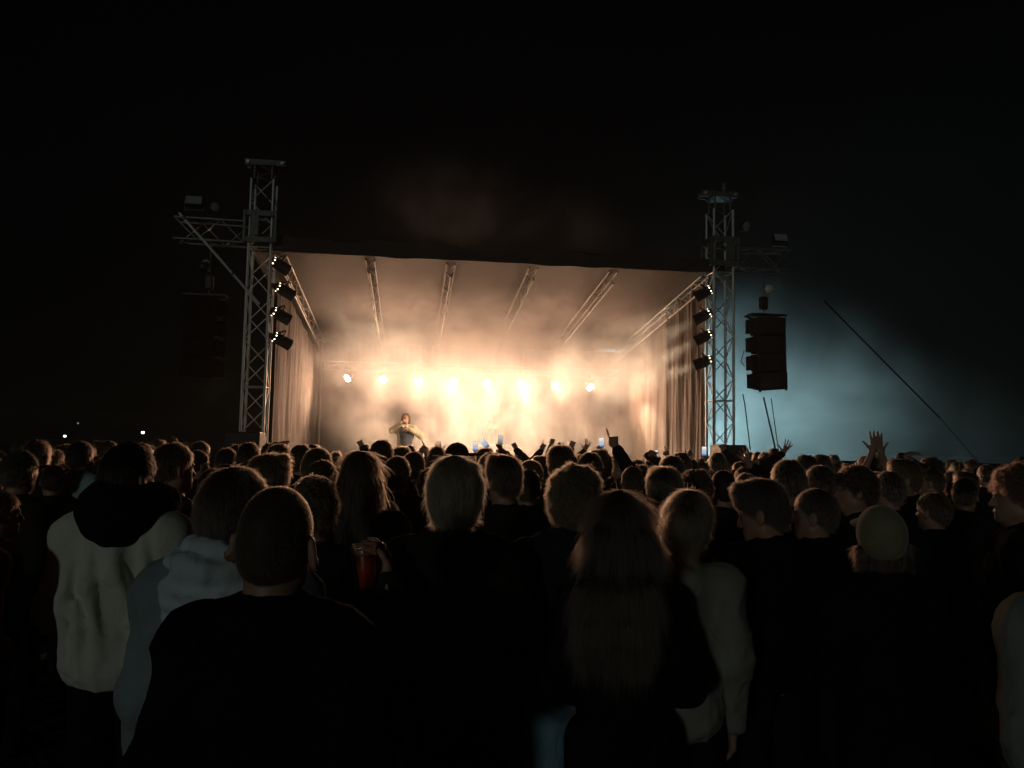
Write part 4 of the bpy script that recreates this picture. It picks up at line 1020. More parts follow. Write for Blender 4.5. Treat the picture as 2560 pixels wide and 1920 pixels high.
# (centre x, top y, head width) in the photograph, style, turn (deg, + = to the photo's left), label
MID = [
 (624, 1105, 54, 'short', 0, 'round dark head in front of the black bass box by the tower foot'),
 (677, 1134, 101, 'swept', -15, 'orange-rimmed dark head standing before the brown curtain, above the man in light blue hood'),
 (698, 1108, 58, 'curly', -10, 'dark head below the black raised hand at the brown curtain'),
 (754, 1110, 54, 'short', 0, 'round dark head just under the thin corner pole of the stage'),
 (797, 1119, 73, 'short', -10, 'flat-topped dark head between corner pole and long fair-haired woman'),
 (810, 1149, 81, 'crop', -20, 'dark head with bright rim on its curly-head side, next to the long fair hair'),
 (842, 1130, 30, 'short', 5, 'small far head peeping out beside the long fair-haired woman'),
 (904, 1125, 100, 'long', -5, 'woman with long straight fair hair standing below the performer\'s side'),
 (955, 1099, 57, 'short', 0, 'tall round dark head right in front of the performer'),
 (914, 1110, 26, 'short', 0, 'small far dark head just beside the tall round head before the performer'),
 (995, 1140, 66, 'short', 0, 'round dark head below the performer, beside the rimmed fair head'),
 (1041, 1157, 46, 'bob', 0, 'narrow rim-lit head tucked between performer and blond head with cup'),
 (1036, 1128, 57, 'short', -8, 'fair-rimmed head directly below the performer\'s bent elbow'),
 (1004, 1117, 45, 'swept', 0, 'small far head right at the performer\'s feet'),
 (1147, 1105, 57, 'darkcap', -75, 'dark-capped head turned sideways behind the blond head'),
 (1105, 1131, 34, 'short', 0, 'small far head between performer and dark-capped head'),
 (792, 1187, 128, 'curly', 0, 'dark curly-haired person standing between shaved man and cup'),
 (965, 1250, 80, 'short', 10, 'short dark-haired person low in the crowd above the plastic cup'),
 (1228, 1130, 66, 'short', 0, 'dark rounded head under the raised phones'),
 (1273, 1155, 40, 'bob', 0, 'thin rim-lit head squeezed beside the head under the phones'),
 (1293, 1150, 45, 'short', 0, 'small brown-rimmed head above the grey cap'),
 (1320, 1171, 70, 'cap', 0, 'person in grey ball cap seen from behind beside the blond head'),
 (1350, 1138, 56, 'curly', 0, 'dark round head beside and above the grey cap'),
 (1402, 1113, 62, 'swept', 0, 'tall tousled head beneath the raised fists'),
 (1419, 1132, 61, 'short', 0, 'rim-lit head directly behind the dark hooded jacket wearer'),
 (1475, 1130, 64, 'short', 0, 'broad dark head behind the hooded jacket wearer, below the pale phone'),
 (1497, 1122, 66, 'curly', 0, 'curly head just under the glowing blue phone'),
 (1551, 1136, 46, 'swept', 70, 'side-turned face lit by the stage below the bent pointing arm'),
 (1627, 1138, 32, 'short', 20, 'small head with lit face below the far small phone'),
 (1679, 1138, 65, 'short', 0, 'dark helmet-shaped head under the wrinkled beige curtain'),
 (1726, 1146, 42, 'short', 0, 'small dark head next to the phone by the tower'),
 (1660, 1167, 86, 'swept', 0, 'fuzzy dark head above the bun-haired woman'),
 (1738, 1171, 86, 'curly', 0, 'curly dark head rimmed red above the woman with the tied hair'),
 (1793, 1130, 42, 'short', 0, 'dark head directly in front of the brown-lit bass box'),
 (1807, 1174, 66, 'buzz', 0, 'smooth close-cropped head below the brown-lit bass box'),
 (1854, 1174, 34, 'short', 20, 'small head beside the dark raised hand under the loudspeaker'),
 (1968, 1147, 82, 'short', 10, 'large rounded head with lit edge under the loudspeaker cables'),
 (2012, 1136, 56, 'short', 25, 'dark head with lit ear beside the large rounded head'),
 (2047, 1162, 78, 'short', 15, 'dark-haired head with pale rim between large rounded head and the curly profile'),
 (2134, 1160, 105, 'curly', 78, 'curly-haired man in profile with lit nose and glasses-like rim'),
 (2219, 1176, 72, 'short', 15, 'dark head tucked behind the curly profile, above the beige cap'),
 (2257, 1148, 72, 'swept', 75, 'face in profile under the flat outstretched hand'),
 (2325, 1170, 57, 'short', 55, 'dark head with bright ear beyond the flat outstretched hand'),
 (2412, 1179, 55, 'swept', 80, 'lit profile face far across, looking to the stage near the photo edge'),
 (2450, 1201, 38, 'short', 60, 'small lit face just beside the big curly profile at the photo edge'),
 (2322, 1141, 50, 'curly', 20, 'curly far head against the dark fence'),
 (2056, 1140, 38, 'short', 20, 'small far head at the foot of the fence near the loudspeaker'),
 (2088, 1149, 30, 'bob', 20, 'small pinkish far head before the crossed raised arms'),
 (1913, 1129, 36, 'curly', 20, 'reddish far head under the loudspeaker beside the open hand'),
 (1934, 1120, 30, 'short', 10, 'far round head lit brown under the loudspeaker cables'),
 (503, 1103, 46, 'short', -35, 'far dark head with orange rim left of the bass box'),
 (432, 1091, 29, 'short', -20, 'small far brown head highest above the crowd near the black hat'),
 (398, 1097, 40, 'bob', -30, 'small far fair-haired head next to the black hat'),
 (440, 1106, 92, 'short', -40, 'dark head with orange-rimmed cheek in front of the black hat'),
 (498, 1125, 56, 'crop', -40, 'dark head with thin bright rim between black hat and light blue hood'),
 (55, 1122, 80, 'cap', -10, 'person in grey cap at the far dark edge of the crowd'),
 (137, 1124, 56, 'bob', -70, 'dim face turned sideways in the dark crowd edge'),
 (1265, 1126, 26, 'short', 0, 'tiny far head just right of the raised phones'),
 (1300, 1126, 30, 'curly', 0, 'tiny far curly head between phones and pointing hand'),
 (1582, 1165, 60, 'short', 5, 'dark head beneath the bent pointing arm'),
 (1150, 1150, 60, 'bob', 0, 'rim-lit head hidden mostly behind the blond head'),
 (570, 1120, 50, 'short', -25, 'dark head with lit cheek before the bass box by the strut-side tower'),
 (2330, 1230, 78, 'short', 30, 'dark-clad person in front of the lit far profile, below the bright ear'),
]
for (cx, top, w, sty, yaw, lab) in MID:
    p, d = from_px(cx, top, w, sty, HW[sty] * (1.0 + .16 * abs(math.sin(math.radians(yaw)))) * FPX / w); put_person(p.x, p.y, p.z, sty, yaw, lab, G_near)

# ---- people with raised hands
def raised(hx, hy, d, kind, label, bx=None, by=None, style='short', yaw=0, side=1, bend=None, both=None, top='long'):
    """someone at depth d whose hand centre is seen at (hx, hy)"""
    T = P(hx, hy, d); base = P(bx if bx is not None else hx - 20 * side, by or 1150, d); ztop = min(1.86, max(1.62, base.z)); s = ztop / TOPZ[style]
    sx = min(1.06, max(.94, s)); ya = math.radians(yaw); Rz = np.array(Matrix.Rotation(-ya, 3, 'Z')); arms = {}
    for (sd, TT, kd, bn) in [(side, T, kind, bend)] + ([(-side, P(*both[:2], d), both[2], None)] if both else []):
        loc = Rz @ A3(TT.x - base.x, TT.y - base.y, 0); loc = loc / sx; loc[2] = TT.z / s
        sh = A3(sd * SHO * 1.02, 0, 1.43); hv = {'point': .10, 'open': .08, 'flat': .08, 'fist': .05, 'phone': .06, 'droop': .06}[kd]
        up = A3(0, .05, 1) if kd != 'flat' else A3(.5 * 1, .0, .35)
        w = loc - up / np.linalg.norm(up) * hv; e, w = ik(sh, w, bn or (sd * .8, .25, -.5))
        fd = (w - e) / np.linalg.norm(w - e); a = dict(elbow=tuple(e), wrist=tuple(w), hd=tuple(fd * .5 + A3(0, 0, .5)), hn=(0, 1, .0), hside=-sd)
        a['raise'] = True
        if kd == 'point': a.update(curl=(.05, 1.5, 1.6, 1.6), thumb=(.1, .7), spread=.02)
        elif kd == 'open': a.update(curl=(.12, .08, .1, .15), thumb=(.7, 0), spread=.20)
        elif kd == 'flat': a.update(curl=(.1, .05, .1, .1), thumb=(.8, 0), spread=.16, hd=(.9, 0, .25), hn=(0, .3, -1))
        elif kd == 'fist': a.update(curl=(1.5, 1.55, 1.55, 1.5), thumb=(.0, .9), spread=.0)
        elif kd == 'phone': a.update(curl=(.9, .95, 1.0, 1.0), thumb=(.2, .6), spread=.03)
        elif kd == 'droop': a.update(curl=(.7, .8, .85, .9), thumb=(.5, .2), spread=.1, hd=(-.5 * sd, .2, .5))
        arms[sd] = a
    b, j, t = person_fields(arms=arms, w=1.0, jacket=.018, sleeves=top)
    ex = []
    for sd, a in arms.items():
        w = A3(*a['wrist']); ex += [(2, w[2] - .03, w[2] + .22, .0075), (0, w[0] - .12, w[0] + .12, .0085), (1, w[1] - .06, w[1] + .12, .010)]
    ms = (to_mesh('person', *body_mesh(b, .018, .011, ex), [M_skin]), to_mesh('top', *top_mesh(j, .018, 3), [M_crowdtop]), VAR[1][2])
    put_person(base.x, base.y, ztop, style, yaw, label, 'people with raised hands', meshes=ms)
    return arms, base
raised(1355, 1110, 11.6, 'point', 'far person holding up one slim hand with pointing finger', bx=1371, side=-1, by=1150)
raised(1380, 1104, 11.3, 'fist', 'far person raising a fist slanted toward the pointing hand', bx=1398, by=1148, side=-1)
raised(1407, 1113, 11.8, 'droop', 'far person with half-open raised hand between the two fists', bx=1400, by=1152, side=1)
raised(1429, 1112, 10.6, 'fist', 'person raising a thick fist right of the half-open hand', bx=1452, by=1150, side=-1)
raised(1541, 1092, 6.2, 'point', 'person with big bent arm pointing a finger upward before the glow', bx=1598, by=1160, side=-1, bend=(.9, 0, .5), style='curly')
raised(1626, 1130, 11.0, 'flat', 'far person with a small flat hand beside the far small phone', bx=1618, by=1152, side=1)
raised(1716, 1133, 10.8, 'droop', 'far person with limp raised hand before the wrinkled curtain', bx=1738, by=1160, side=-1)
raised(1877, 1146, 6.6, 'open', 'person holding up a dark flat palm under the loudspeaker', bx=1862, by=1185, side=1)
raised(1957, 1118, 9.5, 'open', 'far person raising an open hand with spread fingers against blue haze', bx=1970, by=1150, side=-1)
raised(2184, 1092, 6.6, 'open', 'person reaching up with two bare crossed arms and spread fingers', bx=2196, by=1180, side=-1, both=(2196, 1096, 'open'), top='short', style='swept')
raised(2268, 1130, 7.2, 'flat', 'person with flat hand stretched out sideways, fingers fanned', bx=2248, by=1160, side=1)
raised(1068, 1115, 9.6, 'point', 'person with two hands raised right beside the performer', bx=1064, by=1140, side=1, both=(1052, 1124, 'fist'))
raised(700, 1103, 8.6, 'flat', 'person with dark raised hand against the brown curtain', bx=672, by=1128, side=1)
raised(1810, 1120, 10.5, 'fist', 'person with a fist raised against the brown-lit bass box', bx=1802, by=1150, side=1)
raised(1105, 1118, 11.6, 'open', 'far person waving one open hand between performer and dark cap', bx=1094, by=1146, side=1)
raised(1290, 1116, 11.2, 'fist', 'far person with raised fist right of the tall olive phone', bx=1284, by=1146, side=1)
raised(1462, 1114, 11.9, 'open', 'far person waving an open hand beside the violet-blue phone', bx=1474, by=1148, side=-1)
raised(1670, 1128, 11.3, 'point', 'far person pointing up in front of the wrinkled curtain', bx=1664, by=1156, side=1)
raised(905, 1110, 10.8, 'fist', 'far person with low fist raised beside the performer', bx=896, by=1142, side=1)
# phone holders
def screen_mat(name, top, mid, glow, k):
    m, n, b = mat_new(name); n.nodes.remove(b); tc = nd(n, 'ShaderNodeTexCoord'); sx = nd(n, 'ShaderNodeSeparateXYZ'); n.links.new(tc.outputs['Generated'], sx.inputs[0])
    cr = nd(n, 'ShaderNodeValToRGB'); e = cr.color_ramp.elements
    for c, (ps, cl) in zip([e[0], e[1], e.new(.5), e.new(.3)], ((0.0, (.02, .02, .03)), (1.0, top), (.62, mid), (.34, glow))): c.position = ps; c.color = (*cl, 1)
    no = nd(n, 'ShaderNodeTexNoise', Scale=5.0); n.links.new(tc.outputs['Generated'], no.inputs['Vector'])
    ad = nd(n, 'ShaderNodeMath', operation='MULTIPLY_ADD'); n.links.new(no.outputs['Fac'], ad.inputs[0]); ad.inputs[1].default_value = .25; n.links.new(sx.outputs['Z'], ad.inputs[2])
    sb = nd(n, 'ShaderNodeMath', operation='SUBTRACT'); n.links.new(ad.outputs[0], sb.inputs[0]); sb.inputs[1].default_value = .12
    n.links.new(sb.outputs[0], cr.inputs[0]); em = nd(n, 'ShaderNodeEmission'); em.inputs[1].default_value = k; n.links.new(cr.outputs[0], em.inputs[0])
    n.links.new(em.outputs[0], n.nodes['Material Output'].inputs[0]); return cyc(m)
M_scr = [screen_mat('screen_blue', (.16, .15, .14), (.20, .24, .36), (.42, .58, 1.0), .9), screen_mat('screen_olive', (.33, .29, .18), (.36, .32, .20), (.40, .40, .30), .6), screen_mat('screen_violet', (.22, .18, .34), (.28, .30, .62), (.40, .62, 1.0), .9)]
def phone(px, py, d, roll, scr, label, holder, bx, by, side=1, h=.155):
    p = P(px, py, d); w = h * .49
    o = empty('phone', p, label, 'phone', 'phones held up to film the stage')
    R = Matrix.Rotation(math.radians(8), 3, 'X') @ Matrix.Rotation(math.radians(roll), 3, 'Y')
    me = MB().box((0, 0, 0), (w, .009, h), None, .0035).mesh('phone_case', mat=M_black)
    link('case', me, None, o, Matrix.Translation(p) @ R.to_4x4())
    me = MB().box((0, -.0055, 0), (w * .92, .002, h * .93)).mesh('phone_screen', mat=scr); link('screen', me, None, o, Matrix.Translation(p) @ R.to_4x4())
    me = MB().box((w * .25, .0062, h * .36), (w * .36, .004, w * .36)).mesh('phone_lens', mat=M_black); link('camera_bump', me, None, o, Matrix.Translation(p) @ R.to_4x4())
    raised(px + side * 1, py + 17 * 11.5 / d, d + .03, 'phone', holder, bx=bx, by=by, side=side)
phone(1188, 1116, 11.8, 0, M_scr[0], 'upright phone with pale bottom, first of the phones beside the dark cap', 'far person filming with an upright phone beside the dark cap', 1196, 1150, -1)
phone(1211, 1108, 11.5, -38, M_scr[0], 'phone tilted on its side between two upright phones', 'far person filming with a tilted phone', 1234, 1150, -1)
phone(1251, 1101, 12.0, 3, M_scr[1], 'tall olive-screened phone held highest of the group', 'far person holding the tall olive-screened phone', 1256, 1150, 1)
phone(1504, 1106, 11.8, -8, M_scr[2], 'violet-blue glowing phone beside the big bent arm', 'far person filming with the violet-blue phone', 1512, 1150, 1)
phone(1640, 1134, 13.0, 0, M_scr[0], 'tiny far phone in front of the wrinkled curtain', 'farthest person filming with a tiny phone', 1645, 1152, -1, .12)
phone(1760, 1128, 12.2, 0, M_scr[2], 'upright blue phone held in front of the loudspeaker-side tower', 'far person filming in front of the tower foot', 1772, 1155, -1)

# ---- the rest of the packed crowd, filling the gaps
rnd2 = random.Random(5); fills = 0
ADJ = {'short': 'short-haired', 'swept': 'tousle-haired', 'crop': 'crop-haired', 'curly': 'curly-haired', 'bob': 'bob-haired', 'long': 'long-haired', 'bun': 'bun-haired', 'darkcap': 'dark-capped'}
MARKS = [(-200, 'at the dark photo edge before the far lamps'), (160, 'below the nearer-edge far lamp'), (330, 'below the black hat'), (470, 'between black hat and strut-side tower'), (600, 'below the strut-side tower'), (700, 'below the brown curtain'), (787, 'below the thin corner pole'),
         (880, 'between corner pole and performer'), (965, 'below the largest lamp'), (1040, 'below the narrow lamp above performer'), (1135, 'below the orange-glowing lamp'), (1215, 'below the tilted phone'), (1300, 'below the sixth lamp'), (1385, 'below the raised fist'), (1475, 'below the end lamp'),
         (1560, 'below the bent pointing arm'), (1645, 'below the tiny far phone'), (1720, 'below the wrinkled curtain'), (1800, 'below the loudspeaker-side tower'), (1905, 'below the loudspeaker stack'), (2010, 'just past the loudspeaker stack'), (2110, 'below the guy rope top'), (2190, 'below the crossed raised arms'),
         (2270, 'below the flat outstretched hand'), (2370, 'beyond the flat outstretched hand'), (2480, 'below the curly edge profile'), (2700, 'at the photo edge beyond the curly profile')]
def fill_label(x, y, z, sty):
    px = CX + FPX * x / y; mk = min(MARKS, key=lambda q: abs(q[0] - px))[1]
    row = 'nearer rows' if y < 5.2 else 'middle rows' if y < 7.6 else 'far rows' if y < 10.2 else 'frontmost rows'
    for h in (('tall ' if z > 1.72 else 'short ' if z < 1.62 else ''), 'broad ', 'slim ', 'upright ', 'half-hidden '):
        lab = h + ADJ[sty] + ' person in the ' + row + ', ' + mk
        if lab not in USED: USED.add(lab); return lab
    return lab
USED = set()
tries = 0
NEAR_XY = [(P(px, 1200, d).x, P(px, 1200, d).y) for px, d in ((690, 1.65), (590, 1.85), (330, 2.6), (1142, 2.5), (1442, 2.8), (1558, 2.2), (1690, 2.35), (1925, 2.7), (2036, 3.4), (2204, 2.8), (2525, 3.2), (2560, 1.6))]
while fills < N_FILL and tries < 20000:
    tries += 1; y = 3.6 + 10.0 * rnd2.random() ** .75; x = rnd2.uniform(-.72, .72) * y
    if any((x - a) ** 2 + (y - c) ** 2 < .42 ** 2 for a, c in PLACED) or any((x - a) ** 2 + (y - c) ** 2 < .6 ** 2 for a, c in NEAR_XY): continue
    sty = rnd2.choice(['short', 'short', 'short', 'swept', 'crop', 'curly', 'bob', 'long', 'long', 'bun', 'darkcap']); z = rnd2.gauss(1.68, .075); z = min(1.785, max(1.50, z))
    put_person(x, y, z, sty, rnd2.gauss(0, 28) + (10 if x > 0 else -10) * abs(x) / 5, fill_label(x, y, z, sty), 'packed crowd, mostly hidden by others'); fills += 1
# ----------------------------------------------------------------------------
# the nearest people, each built on its own
# ----------------------------------------------------------------------------
from mathutils.bvhtree import BVHTree
F_black = fabric('black_cotton', (.010, .010, .011)); F_navy = fabric('navy_shell', (.016, .020, .026)); F_charc = fabric('charcoal_knit', (.016, .018, .016))
F_beige = fabric('beige_canvas', (.76, .76, .64), var=.12, scale=4, weave=320); F_blue = fabric('light_blue_fleece', (.66, .78, .82), var=.1, scale=5, weave=300)
F_bluedim = fabric('light_blue_fleece_dimmed', (.30, .36, .385), var=.12, scale=5, weave=300)  # hoodie body: the hood's light blue with its shade put into the colour
F_grey = fabric('pale_grey_jersey', (.42, .46, .45), var=.1); F_jeans = fabric('light_denim', (.27, .44, .56), var=.2, scale=14); F_tan = fabric('tan_jacket', (.32, .31, .25), var=.12, scale=5)
F_sleeve = fabric('grey_sleeve', (.30, .32, .28), var=.12, scale=7); F_orange = fabric('rust_jacket', (.16, .04, .018), var=.2); F_cyan = fabric('pale_cyan_shirt', (.42, .58, .56), var=.08); F_dstripe = fabric('dark_stripe', (.02, .03, .03))
F_legs = fabric('dark_trousers', (.012, .013, .016))
def near(cx, top, d, label, yaw=0, hd=(0, 0, 0), hair='short', hmat=H_brown, topmat=F_black, legmat=F_legs, arms=None, w=1.0, jacket=.02, hem=.90, hmult=2.2, hlen=1.0, topz=None, extra_j=None,
         amp=.008, seed=1, hfield=None, hsty=None, group='nearest people with their backs to the camera', skin=None, ztop=None, ex=(), neck_gap=0, x=None, rad=.55, hseed=3, ears=0):
    R = rotm(*hd); p = P(cx, top, d); zt = ztop or p.z; s = zt / (topz or TOPZ.get(hair, 1.765))
    b, j, t = person_fields(arms=arms, R=R, w=w, jacket=jacket, hem=hem, neck_gap=neck_gap)
    if extra_j: extra_j(j)
    if ears:
        b.frame(R, PIV)
        for q in (-1, 1):
            a_ = rotm(q * 30, 0, q * -10); b.ell((q * .093, -.018, 1.606), (.011, .026, .040), .010, rot=a_); b.ell((q * .104, -.022, 1.612), (.006, .014, .022), .008, True, rot=a_)
        b.frame()
    o = bpy.data.objects.new('person', to_mesh('person', *body_mesh(b, .014, .0065, ex), [skin or M_skinN])); COL.objects.link(o)
    o.location = (p.x, p.y, 0); o.rotation_euler = (0, 0, math.radians(yaw)); o.scale = (s, s, s)
    jV = top_mesh(j, .011, seed, amp); tp = kid(o, 'top', to_mesh('top', *jV, [topmat])); kid(o, 'trousers', to_mesh('trousers', *trouser_mesh(t, .018, seed), [legmat])); add_shoes(o)
    hm = None
    if hair != 'bald':
        f = hfield(R) if hfield else hair_field(hair, R)
        hm = make_hair(hair, R, .0065, hseed, hmat, hmult, rad, hlen, f, hsty); add_hair(o, hm)
    tag(o, label, 'person', group); o['_s'] = s; del o['_s']
    return o, s, R, jV, tp
def hood_field(R=None, wide=.13, drop=.12, zc=1.44, back=-.115, r=.042, asym=0, k=.012):
    f = Fld()
    def arc(w, y, z, dz, rr, tw=0):
        pts = [(w * math.cos(a) + tw * math.sin(a), y * math.sin(a) + .03 * math.cos(a) ** 2, z - dz * math.sin(a) + .012 * math.cos(a * 3 + tw * 30)) for a in [math.radians(-35 + 25 * q) for q in range(11)]]
        f.chain(pts, [rr * (.7 + .3 * math.sin(math.radians(18 * q))) for q in range(11)], k)
    arc(wide * .78, back * .80, zc + .03, -.01, r * .9); arc(wide * .98, back * 1.12, zc + .012, .012, r * .8, asym * .4); arc(wide * .95, back * 1.28, zc - drop * .30, drop * .25, r * .72, asym); arc(wide * .72, back * 1.30, zc - drop * .55, drop * .38, r * .6, asym * 1.4)
    f.ell((asym * .3, back * .86, zc - drop * .42), (wide * .86, .040, drop * .55), .03)
    return f
def add_hood(o, f, mat, seed=2, amp=.006):
    Vt, Q = f.mesh(.009); Vt = displace(Vt, Q, [(amp, 18, (1, 1, 1), seed), (amp * .4, 45, (1, 1, .6), seed + 1)]); return kid(o, 'hood', to_mesh('hood', Vt, Q, [mat]))

STRAIGHT = {q: dict(elbow=(q * .212, -.03, 1.12), wrist=(q * .222, .03, .87), hd=(0, .2, -1), hn=(-q, .1, 0)) for q in (-1, 1)}
# shaved-headed man in black, very near
near(694, 1212, 1.76, 'man with close-shaved hair and bare neck in black top, very near', hd=(-4, 4, 3), hair='buzz', hmat=H_mid, w=.90, jacket=.026, hmult=6, hsty=(5200, .009, .9, .1, .0006), rad=.5, neck_gap=.005, ears=1, group=None)
# man in the light blue hoodie
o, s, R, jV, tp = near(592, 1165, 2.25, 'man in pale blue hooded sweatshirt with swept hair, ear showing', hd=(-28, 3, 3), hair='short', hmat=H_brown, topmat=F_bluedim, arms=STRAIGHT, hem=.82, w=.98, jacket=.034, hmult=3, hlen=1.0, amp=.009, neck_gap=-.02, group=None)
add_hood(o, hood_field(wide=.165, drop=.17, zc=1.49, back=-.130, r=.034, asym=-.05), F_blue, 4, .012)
# man in the beige jacket and black hat
def folds_beige(j):
    ridges = [((-.075, -.125, 1.42), (-.055, -.160, 1.24), (.015, -.172, .98)), ((.015, -.13, 1.42), (.05, -.165, 1.27), (.125, -.155, 1.14)), ((-.165, -.085, 1.38), (-.155, -.135, 1.18), (-.135, -.145, .92)),
              ((.115, -.10, 1.42), (.155, -.135, 1.25), (.12, -.15, .96)), ((-.20, -.07, 1.22), (-.14, -.14, 1.14), (-.05, -.165, 1.09)), ((.19, -.08, 1.32), (.185, -.12, 1.17), (.10, -.155, 1.09)), ((-.10, -.15, 1.16), (-.08, -.165, 1.07), (-.06, -.16, .90))]
    for a, b, c in ridges: j.cap(a, b, .016, .026, .022); j.cap(b, c, .026, .010, .022)
    j.ell((0, -.02, .95), (.185, .140, .16), .08)
    for a, b in (((-.225, -.02, 1.28), (-.235, -.07, 1.22)), ((-.225, -.03, 1.19), (-.215, .02, 1.15))): j.cap(a, b, .026, .02, .025)
bent = {-1: dict(elbow=(-.222, -.05, 1.12), wrist=(-.10, .17, 1.12), hd=(.7, .6, .1), hn=(0, 0, -1)), 1: dict(elbow=(.225, -.03, 1.12), wrist=(.10, .18, 1.12), hd=(-.7, .6, .1), hn=(0, 0, -1))}
o, s, R, jV, tp = near(328, 1092, 3.15, 'man in black hat and oversized beige jacket with black hood', hd=(-25, 0, 0), hair='short', hmat=H_dark, topmat=F_beige, w=.98, jacket=.042, hem=.84, arms=bent, extra_j=folds_beige, amp=.006, seed=9, topz=1.79, hmult=1.2, neck_gap=-.03, group=None)
dome, bm, btn = cap_parts(R, F_black, True, .035, .98); add_cap(o, (dome, None, btn))
add_hood(o, hood_field(wide=.140, drop=.09, zc=1.51, back=-.115, r=.062, k=.04), F_black, 7, .006)
# fair-haired person with the cup
def bob_short(R):
    f = Fld(); f.frame(R, PIV); f.ell((0, -.016, 1.662), (.094, .108, .108), .02); f.ell((0, -.045, 1.605), (.080, .070, .085), .04)
    f.cut((0, .080, 1.70), (0, 1, -.45)); f.cut((0, -.05, 1.545), (0, .25, -1)); f.frame(); return f
cup_c = P(916, 1417, 2.50)
def to_local(p, o_xy, s): return ((p.x - o_xy[0]) / s, (p.y - o_xy[1]) / s, p.z / s)
pp = P(1142, 1140, 2.75); s5 = pp.z / 1.77
wr = to_local(cup_c + Vector((.078, -.038, -.045)), (pp.x, pp.y), s5); el = to_local(P(1085, 1560, 2.62), (pp.x, pp.y), s5)
cup_arm = {-1: dict(elbow=el, wrist=wr, hd=(-.22, .72, .62), hn=(-.9, -.35, .05), curl=(.42, .45, .48, .5), thumb=(.05, .25), spread=.05, hside=1)}
exh = [(2, wr[2] - .05, wr[2] + .17, .0055), (0, wr[0] - .16, wr[0] + .05, .006), (1, wr[1] - .06, wr[1] + .16, .0065)]
o, s, R, jV, tp = near(1142, 1140, 2.75, 'fair-haired person in dark printed top holding a plastic cup', hd=(-6, 2, 0), hair='bob', hmat=H_blond, topmat=F_charc, w=1.0, jacket=.026, hmult=4, hfield=bob_short, hsty=(5200, .050, .03, .2, .0008), arms=cup_arm, ex=exh, topz=1.77, group=None)
# scribbled print on the back of that top
bvh = BVHTree.FromPolygons([tuple(v) for v in jV[0]], [tuple(q) for q in jV[1]])
pr = random.Random(8); strokes = MB(); M_print = fabric('faded_print', (.09, .12, .10))
for k in range(9):
    x0 = -.07 + .016 * k + pr.uniform(-.01, .01); z0 = 1.235 + pr.uniform(-.03, .02) + .05 * k / 9; pts = []
    for q in range(7):
        t = q / 6; hx = x0 + .055 * t; hz = z0 + .012 * math.sin(t * 9 + k) + .02 * t
        hit = bvh.ray_cast(Vector((hx, -.5, hz)), Vector((0, 1, 0)))
        if hit[0] is not None: pts.append(hit[0] + Vector((0, -.0008, 0)))
    if len(pts) > 3: strokes.tube(pts, .0016, 5)
if strokes.v: kid(o, 'back_print', strokes.mesh('back_print', mat=M_print))
# the cup
def plastic(name, col, rough, alpha_mix):
    m, n, b = mat_new(name); n.nodes.remove(b)
    tr = nd(n, 'ShaderNodeBsdfTransparent'); tr.inputs[0].default_value = (*col, 1); tl = nd(n, 'ShaderNodeBsdfTranslucent'); tl.inputs[0].default_value = (*col, 1); gl = nd(n, 'ShaderNodeBsdfGlossy'); gl.inputs['Roughness'].default_value = rough
    a = nd(n, 'ShaderNodeMixShader'); a.inputs[0].default_value = alpha_mix; n.links.new(tr.outputs[0], a.inputs[1]); n.links.new(tl.outputs[0], a.inputs[2])
    fr = nd(n, 'ShaderNodeFresnel'); fr.inputs[0].default_value = 1.45; tc = nd(n, 'ShaderNodeTexCoord'); no = nd(n, 'ShaderNodeTexNoise', Scale=30.0); n.links.new(tc.outputs['Object'], no.inputs['Vector'])
    bp = nd(n, 'ShaderNodeBump', Strength=.2, Distance=.004); n.links.new(no.outputs['Fac'], bp.inputs['Height']); n.links.new(bp.outputs[0], gl.inputs['Normal'])
    c = nd(n, 'ShaderNodeMixShader'); n.links.new(fr.outputs[0], c.inputs[0]); n.links.new(a.outputs[0], c.inputs[1]); n.links.new(gl.outputs[0], c.inputs[2]); n.links.new(c.outputs[0], n.nodes['Material Output'].inputs[0]); return m
M_cup = plastic('clear_plastic', (.97, .95, .93), .15, .05); M_drink = plastic('red_drink', (1.0, .42, .18), .2, .55)
co = empty('plastic_cup', cup_c, 'clear ribbed plastic cup with glowing red drink, held up', 'cup')
Mc = Matrix.Translation(cup_c) @ Matrix.Diagonal((1.08, 1.08, 1.15, 1)) @ Matrix.Rotation(math.radians(-6), 4, 'Y') @ Matrix.Rotation(math.radians(-13), 4, 'X')
prof = [(0, -.060), (.0315, -.060)]
for k in range(23):
    t = k / 22; prof.append((.0325 + .0165 * t + (.0007 if k % 2 else 0) * (1 if .05 < t < .8 else 0), -.058 + .116 * t))
prof += [(.0515, .059), (.0525, .061), (.0515, .063), (.0492, .061)]
for k in range(22, -1, -1): t = k / 22; prof.append((.0315 + .0165 * t, -.058 + .116 * t))
MB().lathe(prof, Mc, 36).build('cup_wall', M_cup, co)
dp = [(0, -.0575), (.0312, -.0575)]
for k in range(17): t = k / 22; dp.append((.0311 + .0165 * t, -.0572 + .116 * t))
dp.append((0, dp[-1][1])); MB().lathe(dp, Mc, 32).build('drink', M_drink, co)
